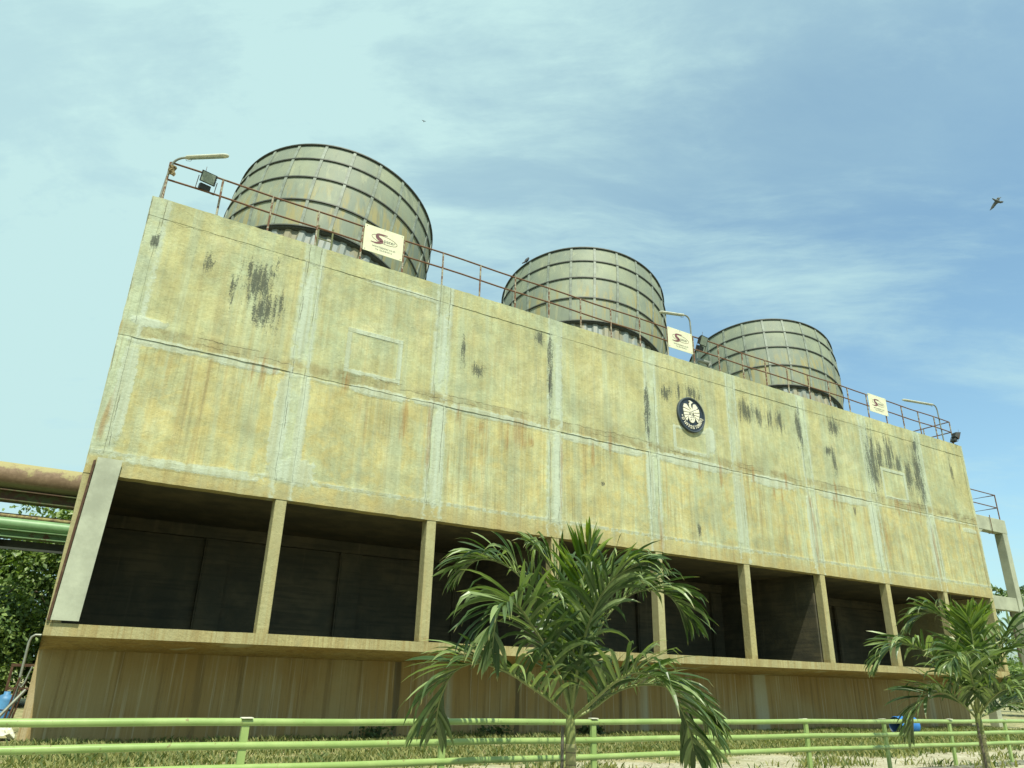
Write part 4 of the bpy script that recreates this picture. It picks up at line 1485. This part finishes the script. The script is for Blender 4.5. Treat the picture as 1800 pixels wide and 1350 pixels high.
PALM_B = [
    [(12.52, -10.88, 1.14), (12.17, -10.89, 1.35), (11.8, -10.86, 1.5), (11.49, -10.77, 1.43), (11.38, -10.59, 1.19), (11.38, -10.47, 0.95)],
    [(12.51, -10.89, 1.2), (12.11, -10.97, 1.61), (11.71, -10.99, 1.88), (11.32, -10.97, 2.07), (11.0, -10.89, 2.17), (10.75, -10.76, 2.09), (10.65, -10.61, 1.89)],
    [(12.51, -10.92, 1.24), (12.48, -10.96, 1.9), (12.44, -10.9, 2.37), (12.29, -10.8, 2.63), (12.14, -10.62, 2.7), (11.97, -10.45, 2.54)],
    [(12.53, -10.93, 1.24), (12.34, -11.12, 1.9), (12.24, -11.21, 2.36), (12.19, -11.23, 2.61)],
    [(12.53, -10.93, 1.24), (12.5, -11.09, 1.91), (12.51, -11.19, 2.37), (12.59, -11.23, 2.63)],
    [(12.55, -10.94, 1.24), (12.72, -11.15, 1.74), (12.97, -11.35, 2.13), (13.33, -11.51, 2.27), (13.63, -11.63, 2.15)],
    [(12.56, -10.91, 1.18), (12.43, -11.21, 1.43), (12.36, -11.48, 1.57), (12.35, -11.69, 1.49), (12.41, -11.73, 1.24)],
    [(12.55, -10.94, 1.24), (12.88, -11.04, 1.83), (13.2, -11.2, 2.31), (13.6, -11.32, 2.6), (14.02, -11.49, 2.7)],
    [(12.51, -10.92, 1.24), (12.03, -11.19, 1.65), (11.56, -11.42, 1.92), (11.11, -11.57, 2.02), (10.81, -11.59, 1.89)],
    [(12.56, -10.91, 1.16), (12.97, -10.94, 1.25), (13.46, -11.04, 1.38), (13.87, -11.12, 1.3), (14.13, -11.16, 1.05)],
]


def palm(base, crown, fr, young, label, seed, lmax):
    rr = random.Random(seed)
    t = empty('palm_tree', label, 'palm tree', base, 'young palms in front of the green railing')
    o = Vector(base)
    c = Vector(crown) - o
    b = MB()
    b.tube([(0, 0, -0.05), (0, 0, 0.1), c * 0.5, c * 0.78, c * 0.80, c * 0.84], [0.10, 0.068, 0.056, 0.052, 0.064, 0.053], 14)
    b.build('trunk', M_TRUNK, t)
    b = MB()
    b.tube([c * 0.84, c * 0.93, c + Vector((0, 0, 0.05)), c + Vector((0, 0, 0.26))], [0.050, 0.052, 0.04, 0.018], 12)
    b.build('crownshaft', M_RACHIS, t)
    for i, p in enumerate(fr):
        frond(t, o, p, M_PALMY if i in young else M_PALM, rr, 44 if i in young else 42, lmax * (0.85 if i in young else 1), 0.024, 0.3 if i in young else 0.95, 0.8)
    return t


palm((4.60, -11.12, -0.12), (4.55, -11.17, 1.15), PALM_A, (3,), 'young palm with drooping grey-green fronds standing in the middle, before the green railing', 21, 0.68)
palm((12.62, -10.84, -0.12), (12.53, -10.90, 1.12), PALM_B, (3, 4), 'young palm with drooping fronds at the right edge, before the green railing', 22, 0.66)
b = MB()
b.tube([(0, 0, 0), (0.03, 0.01, 1.22)], [0.018, 0.016], 7)
tag(b.build('support_stake', simple('grey_wood_stake', (0.11, 0.10, 0.075), 0.9), None, 0, (4.44, -11.16, -0.12)), 'thin dark stake tied beside the trunk of the middle palm', 'stake')
b = MB()
b.tube([(0, 0, 0), (0.02, 0.01, 0.6), (-0.02, 0.0, 1.20)], [0.018, 0.02, 0.014], 7)
tag(b.build('support_stake', simple('grey_wood_stake_b', (0.13, 0.11, 0.08), 0.9), None, 0, (12.42, -10.94, -0.12)), 'thin weathered stake beside the trunk of the right palm', 'stake')

# tall palm far behind the right end
fp = empty('palm_tree', 'tall dark palm far behind the concrete frame at the right', 'palm tree', (66.5, 14.0, 0))
b = MB()
b.tube([(0, 0, 0), (0.3, 0.1, 4), (0.6, 0.2, 8.6)], [0.32, 0.24, 0.2], 10)
b.build('trunk', M_BARK, fp)
rr = random.Random(5)
for k in range(20):
    an = k * 2.4 + rr.uniform(-0.2, 0.2)
    el = rr.uniform(-0.3, 1.1)
    dx, dy = math.cos(an), math.sin(an)
    o = Vector((0.6, 0.2, 8.6))
    L = rr.uniform(2.4, 3.1)
    pts = [o, o + Vector((dx * L * 0.3, dy * L * 0.3, L * 0.3 * el)), o + Vector((dx * L * 0.62, dy * L * 0.62, L * 0.42 * el - 0.2)), o + Vector((dx * L * 0.85, dy * L * 0.85, L * 0.3 * el - 0.9))]
    frond(fp, Vector((0, 0, 0)), pts, M_PALM, rr, 26, 0.95, 0.05, 1.1, 0.4)

# ------------------------------------------------------------------ green railing
FS, FY, FDY = 2.192, -9.772, 0.113
K0, K1 = -2, 11


def fpt(k, z):
    return Vector((1.69 + FS * k, FY + FDY * k, z - 0.015 * k))


fence = empty('green_railing', 'light green three-rail pipe railing across the foreground', 'railing', fpt(0, 0.33))
for z in (1.075, 0.868, 0.676):
    b = MB()
    pts = [fpt(K0 + (K1 - K0) * q / 52, z) + Vector((0, 0, 0.004 * math.sin(q * 1.1))) for q in range(53)]
    b.tube(rel(fence, pts), 0.035, 14)
    b.build('rail', M_FENCE, fence)
b = MB()
b.box(-0.036, 0.036, -0.015, 0.025, 0.0, 0.745)
fpost = b.mesh('post')
fpost.materials.append(M_FENCE)
b = MB()
b.box(-0.055, 0.055, -0.04, 0.04, 0.781, 0.789)
fcap = b.mesh('cap')
fcap.materials.append(M_CAP)
for k in range(K0, K1 + 1):
    T = Matrix.Translation(fpt(k, 0.33) - fence.location) @ Matrix.Rotation(0.051, 4, 'Z')
    p_ = obj_from('post', fpost, fence, T)
    obj_from('cap', fcap, p_, Matrix.Rotation(random.uniform(-0.06, 0.06), 4, 'X'))

# ------------------------------------------------------------------ kerb of stone blocks under the railing
kerb = empty('block_kerb', 'low kerb wall of grey stone blocks under the green railing', 'kerb wall', fpt(0, -0.12))
blk = []
for v in range(5):
    b = MB()
    wv = 0.395
    b.box(-wv / 2, wv / 2, -0.13 + random.uniform(-0.012, 0.012), 0.10, 0, 0.205)
    me = b.mesh('block')
    bm = bmesh.new()
    bm.from_mesh(me)
    bmesh.ops.bevel(bm, geom=list(bm.edges), offset=0.018, segments=2, affect='EDGES')
    for vtx in bm.verts:
        vtx.co += Vector((mnoise.noise(vtx.co * 9 + Vector((v * 7, 0, 0))), mnoise.noise(vtx.co * 9 + Vector((0, v * 9, 4))), mnoise.noise(vtx.co * 9 + Vector((5, 0, v * 5))))) * 0.010
    bm.to_mesh(me)
    bm.free()
    me.materials.append(M_STONE)
    blk.append(me)
kk = 0
for row in range(2):
    for q in range(62):
        s = (q - 6 + 0.5 * row) * 0.405 / FS
        z = 0.33 - 0.012 - (2 - row) * 0.212
        P_ = fpt(s, z) - kerb.location
        M = Matrix.Translation(P_ + Vector((0, random.uniform(-0.01, 0.01), random.uniform(-0.004, 0.004)))) @ Matrix.Rotation(0.051 + random.uniform(-0.02, 0.02), 4, 'Z')
        obj_from('block', blk[(q * 3 + row) % 5], kerb, M)

# ------------------------------------------------------------------ things lying about
# blue drum on its side by the wall
dr = empty('blue_drum', 'blue plastic drum lying on its side in the grass by the wall', 'drum', (26.9, -0.5, 0.0), rz=R(-8))
RY90 = Matrix.Translation((0, 0, 0.31)) @ Matrix.Rotation(R(90), 4, 'Y')
b = MB()
b.lathe([(0.285, -0.45), (0.30, -0.42), (0.30, -0.16), (0.315, -0.14), (0.30, -0.12), (0.30, 0.12), (0.315, 0.14), (0.30, 0.16), (0.30, 0.40), (0.27, 0.46), (0.0, 0.46)], 28, RY90)
b.build('shell', M_BLUE, dr)
b = MB()
b.lathe([(0.285, -0.45), (0.27, -0.44), (0.27, 0.40), (0.0, 0.40)], 28, RY90)
b.build('inside', M_BLUED, dr)

# scrap at the left end of the building
hp = empty('bent_handrail', 'bent grey pipe handrail standing by the left end of the building', 'handrail', (-0.42, 4.6, 0))
b = MB()
b.tube([(0.22, 0.0, 2.22), (0.10, 0.0, 2.22), (0.03, 0, 2.17), (0.0, 0, 2.05), (0.0, 0.0, 1.2), (0.02, -0.05, 0.0)], 0.03, 8)
b.build('rail', M_STEELG, hp)
b = MB()
b.tube([(0.0, 0.0, 1.32), (0.02, 0.0, 1.08), (0.07, 0, 1.02), (0.12, 0, 1.12), (0.2, 0, 1.5)], 0.02, 8)
b.build('stay', M_STEELG, hp)
fr_ = empty('rusty_frame', 'rusty steel frame standing behind the scrap at the left edge', 'frame', (-0.68, 5.4, 0))
for x0, x1, z0, z1 in ((0, 0.06, 0, 1.48), (0.62, 0.68, 0, 1.48), (0, 0.68, 1.482, 1.55), (0.062, 0.618, 0.95, 1.0)):
    b = MB()
    b.box(x0, x1, 0, 0.08, z0, z1)
    b.build('bar', M_DARKST, fr_, 0.006)
pl = empty('leaning_pipe', 'long grey pipe leaning diagonally over the scrap at the left edge', 'pipe', (-0.8, 3.9, 0))
b = MB()
b.tube([(-0.10, 0.0, 0.02), (0.56, 0.3, 0.98)], 0.035, 10)
b.build('tube', M_STEELG, pl)
for k, (x, z) in enumerate(((0.38, 1.25), (0.45, 1.0), (0.53, 1.15))):
    b = MB()
    b.tube([(x - 0.14, 0.5 + 0.1 * k, 0.02), (x, 0.55 + 0.1 * k, z)], 0.022, 8)
    b.build('thin_tube', M_DARKST, pl)
tk = empty('blue_tank', 'faded blue plastic container standing among the scrap at the left edge', 'container', (-0.60, 4.95, 0.0))
b = MB()
b.lathe([(0.0, 0.0), (0.19, 0.0), (0.20, 0.06), (0.20, 0.74), (0.17, 0.82), (0.07, 0.86), (0.07, 0.92), (0.0, 0.92)], 20)
b.build('body', simple('faded_tank_blue', (0.06, 0.19, 0.36), 0.5, 0, 0.25, 4), tk)
b = MB()
for z in (0.25, 0.5):
    b.lathe([(0.20, z), (0.212, z + 0.02), (0.20, z + 0.04)], 20)
b.build('hoop', M_BLUED, tk)
# crumpled white sheeting
b = MB()
nn_ = 14
vs = []
for j in range(nn_):
    for i in range(nn_):
        x, y = i / (nn_ - 1), j / (nn_ - 1)
        z = 0.32 * (1 - abs(2 * x - 1) ** 1.5) * (0.4 + 0.6 * y) + 0.16 * mnoise.noise((x * 4, y * 4, 2)) + 0.06 * mnoise.noise((x * 11, y * 11, 5)) + 0.08
        vs.append((x * 0.7, y * 0.8, max(0.02, z * 0.8)))
fs = [(j * nn_ + i, j * nn_ + i + 1, (j + 1) * nn_ + i + 1, (j + 1) * nn_ + i) for j in range(nn_ - 1) for i in range(nn_ - 1)]
b.add(vs, fs, False)
o = b.build('crumpled_sheet', M_CLOTH, None, 0, (-0.92, 2.6, 0.0))
so = o.modifiers.new('thick', 'SOLIDIFY')
so.thickness = 0.012
tag(o, 'crumpled white sheeting heaped on the ground at the left corner', 'sheet')

# ------------------------------------------------------------------ weeds and grass
def weed(loc, n, size, label, seed):
    rnd = np.random.default_rng(seed)
    c = rnd.normal(size=(n, 3)) * np.array([0.22, 0.12, 0.08]) + np.array([0, 0, 0.14])
    c[:, 2] = np.abs(c[:, 2])
    t = empty('weed_clump', label, 'weed', loc, 'leafy weeds at the foot of the wall')
    me = leaf_mesh('foliage', c, np.tile(np.array([0, -0.3, 0.9]), (n, 1)), size, M_WEED, rnd)
    tag(link(bpy.data.objects.new('foliage', me), t), kind='stuff')
    b = MB()
    for k in range(6):
        b.tube([(0.02 * k - 0.05, 0, 0), (0.12 * k - 0.3, 0.03 * (k % 3) - 0.03, 0.2)], [0.006, 0.003], 5)
    b.build('stems', M_BARK, t)
    return t


weed((14.4, 1.55, 0), 260, 0.16, 'leafy dark weed clump at the wall foot right of the middle palm trunk', 1)
weed((11.2, 1.6, 0), 130, 0.13, 'small dark weed clump at the wall foot left of the middle palm trunk', 2)
weed((7.6, 1.7, 0), 130, 0.12, 'tiny weed clump at the wall foot near the second railing post', 3)


def zg(y):
    return float(np.interp(y, [p[0] for p in prof[3:]], [p[1] for p in prof[3:]]))


NB = 90000
gx = rng.uniform(-4.0, 36.0, NB)
gy = -9.5 + 11.4 * rng.uniform(0, 1, NB) ** 0.75
dens = np.array([0.5 + 0.5 * mnoise.noise((x * 0.45, y * 0.6, 3.0)) + 0.25 * mnoise.noise((x * 2, y * 2, 7.0)) for x, y in zip(gx, gy)])
lim = np.where(gy > -5.2, 0.14, 0.50)
lim = np.where(gx < 6.5, np.minimum(lim, 0.36), lim)
keep = dens > lim + rng.uniform(0, 0.2, NB)
gx, gy, dens = gx[keep], gy[keep], dens[keep]
n = len(gx)
gz = np.interp(gy, [p[0] for p in prof[3:]], [p[1] for p in prof[3:]])
h = rng.uniform(0.04, 0.15, n) * (0.35 + 1.5 * np.clip(dens, 0, 1) ** 1.5)
an = rng.uniform(0, 6.283, n)
wdt = rng.uniform(0.008, 0.02, n)
lean = rng.uniform(0.2, 1.0, n) * h
V = np.zeros((n, 4, 3))
ca, sa = np.cos(an), np.sin(an)
V[:, 0] = np.stack([gx - sa * wdt, gy + ca * wdt, gz - 0.01], 1)
V[:, 1] = np.stack([gx + sa * wdt, gy - ca * wdt, gz - 0.01], 1)
V[:, 2] = np.stack([gx + sa * wdt * 0.7 + ca * lean * 0.4, gy - ca * wdt * 0.7 + sa * lean * 0.4, gz + h * 0.65], 1)
V[:, 3] = np.stack([gx + ca * lean, gy + sa * lean, gz + h], 1)
base = np.arange(n) * 4
F = np.stack([np.stack([base, base + 1, base + 2], 1), np.stack([base, base + 2, base + 3], 1)], 1).reshape(-1, 3)
me = bpy.data.meshes.new('grass')
me.from_pydata(V.reshape(-1, 3).tolist(), [], F.tolist())
a = me.attributes.new('tone', 'FLOAT', 'POINT')
a.data.foreach_set('value', np.repeat(np.clip(rng.normal(0.5, 0.3, n), 0, 1), 4).astype(np.float32))
me.materials.append(M_GRASS)
tag(link(bpy.data.objects.new('grass', me)), 'rough patchy grass between the railing and the wall', 'grass', None, 'stuff')

# dry leaves and pebbles on the path
NL = 9000
lx = rng.uniform(-3, 34, NL)
ly = rng.uniform(-9.4, 0.5, NL)
ld = np.array([mnoise.noise((x * 0.7, y * 0.9, 11.0)) for x, y in zip(lx, ly)])
kp = ld > rng.uniform(-0.35, 0.35, NL)
lx, ly = lx[kp], ly[kp]
lc = np.stack([lx, ly, np.interp(ly, [p[0] for p in prof[3:]], [p[1] for p in prof[3:]]) + 0.012], 1)
M_LITTER = leaf_mat('dry_fallen_leaves', (0.10, 0.075, 0.03), (0.34, 0.27, 0.13), 0.8, 0.1, 4)
lm = leaf_mesh('leaf_litter', lc, np.tile(np.array([0.0, 0.0, 2.5]), (len(lc), 1)), 0.075, M_LITTER, rng)
co = np.zeros(len(lm.vertices) * 3, dtype=np.float32)
lm.vertices.foreach_get('co', co)
co = co.reshape(-1, 4, 3)
co[:, :, 2] = co[:, :1, 2] + (co[:, :, 2] - co[:, :1, 2]) * 0.25 + 0.008
lm.vertices.foreach_set('co', co.ravel())
tag(link(bpy.data.objects.new('leaf_litter', lm)), 'dry brown leaves scattered over the gravel strip', 'leaf litter', None, 'stuff')

# ------------------------------------------------------------------ birds
def bird_mesh(name, tubes, plates, mat, loc, label, voxel=0.012):
    b = MB()
    o = Vector(loc)
    for pts, rad in tubes:
        b.tube([Vector(p) - o for p in pts], rad, 10)
    for ring in plates:                        # list of (leading, trailing, thickness) sections
        vs, fs = [], []
        for le, te, th in ring:
            le, te = Vector(le) - o, Vector(te) - o
            nrm = Vector(th)
            mid = le.lerp(te, 0.4)
            vs += [le, mid + nrm, te, mid - nrm]
        for i in range(len(ring) - 1):
            for k in range(4):
                fs.append((i * 4 + k, i * 4 + (k + 1) % 4, (i + 1) * 4 + (k + 1) % 4, (i + 1) * 4 + k))
        fs.append((3, 2, 1, 0))
        m = (len(ring) - 1) * 4
        fs.append((m, m + 1, m + 2, m + 3))
        b.add(vs, fs, True)
    ob = b.build(name, mat, None, 0, loc)
    rm = ob.modifiers.new('fuse', 'REMESH')
    rm.mode = 'VOXEL'
    rm.voxel_size = voxel
    rm.use_smooth_shade = True
    return tag(ob, label, 'bird')


CAMP = mw.translation.copy()
BC = CAMP + (fwd * 22 + r2 * (22 * (1754 - 900) / 1283.3) + u2 * (22 * (675 - 354) / 1283.3))


def bp(x, y, d=0.0):                            # local bird axes: wing plane roughly facing the ground observer
    k = 22 / 1283.3
    return BC + r2 * ((x - 1754) * k) + u2 * ((354 - y) * k) + fwd * d


nth = fwd * 0.014
bird_mesh('flying_bird',
          [([bp(1743.5, 348.6), bp(1745.5, 349.6), bp(1748, 351.2), bp(1752, 353.2), bp(1756, 354.8), bp(1759, 355.6)], [0.006, 0.022, 0.024, 0.042, 0.036, 0.018])],
          [[(bp(1751, 350.5), bp(1756, 357), nth * 1.2), (bp(1746.5, 355), bp(1753, 360), nth), (bp(1743, 360.5), bp(1749.5, 365), nth * 0.8), (bp(1740.5, 366.5), bp(1744, 369), nth * 0.6), (bp(1738.8, 370.2), bp(1740.2, 370.8), nth * 0.5)],
           [(bp(1750, 350.8), bp(1757, 354), nth * 1.2), (bp(1752.5, 347), bp(1758, 350.5), nth), (bp(1757, 345.8, 0.06), bp(1761.5, 348.8, 0.06), nth * 0.8), (bp(1762, 344.6, 0.12), bp(1765.4, 346.6, 0.12), nth * 0.6), (bp(1765.4, 343.9, 0.15), bp(1766.3, 344.6, 0.15), nth * 0.5)],
           [(bp(1757, 353.4), bp(1756, 357), nth), (bp(1761, 352.2), bp(1757, 358.4), nth * 0.7), (bp(1765.3, 352.2), bp(1758, 359.3), nth * 0.5), (bp(1765.6, 353.6), bp(1760.5, 358.6), nth * 0.45)]],
          M_BIRD, BC, 'grey pigeon-like bird flying with spread wings in the blue sky at right')
pb = stacks[1].location + stacks[1].rotation_quaternion @ Vector((3.84 * math.cos(R(-167)), 3.84 * math.sin(R(-167)), 5.86))
perched = bird_mesh('perched_bird',
          [([pb + Vector((-0.16, 0, 0.0)), pb + Vector((-0.06, 0, 0.12)), pb + Vector((0.03, 0, 0.24)), pb + Vector((0.09, 0, 0.33)), pb + Vector((0.12, 0, 0.40)), pb + Vector((0.20, 0, 0.41))], [0.03, 0.075, 0.10, 0.075, 0.055, 0.012]),
           ([pb + Vector((0.02, 0.04, 0.2)), pb + Vector((0.03, 0.04, -0.01))], [0.02, 0.014]),
           ([pb + Vector((-0.30, 0, -0.10)), pb + Vector((-0.12, 0, 0.04))], [0.03, 0.05])],
          [], M_CROW, pb, 'black bird perched on the rim of the middle fan stack', 0.014)
perched.scale = (0.78, 0.78, 0.78)
sb = CAMP + fwd * 60 + r2 * (60 * (745 - 900) / 1283.3) + u2 * (60 * (675 - 213) / 1283.3)
bird_mesh('distant_bird', [([sb + Vector((0, 0, -0.1)), sb + Vector((0, 0, 0.1))], [0.03, 0.02])],
          [[(sb + Vector((-0.22, 0, 0.06)), sb + Vector((-0.2, 0, 0.02)), (0, 0.01, 0)), (sb + Vector((0, 0, 0.05)), sb + Vector((0, 0, -0.05)), (0, 0.015, 0)), (sb + Vector((0.2, 0, 0.1)), sb + Vector((0.2, 0, 0.06)), (0, 0.01, 0))]],
          M_CROW, sb, 'tiny dark speck of a bird high in the sky above the nearest fan stack', 0.02)
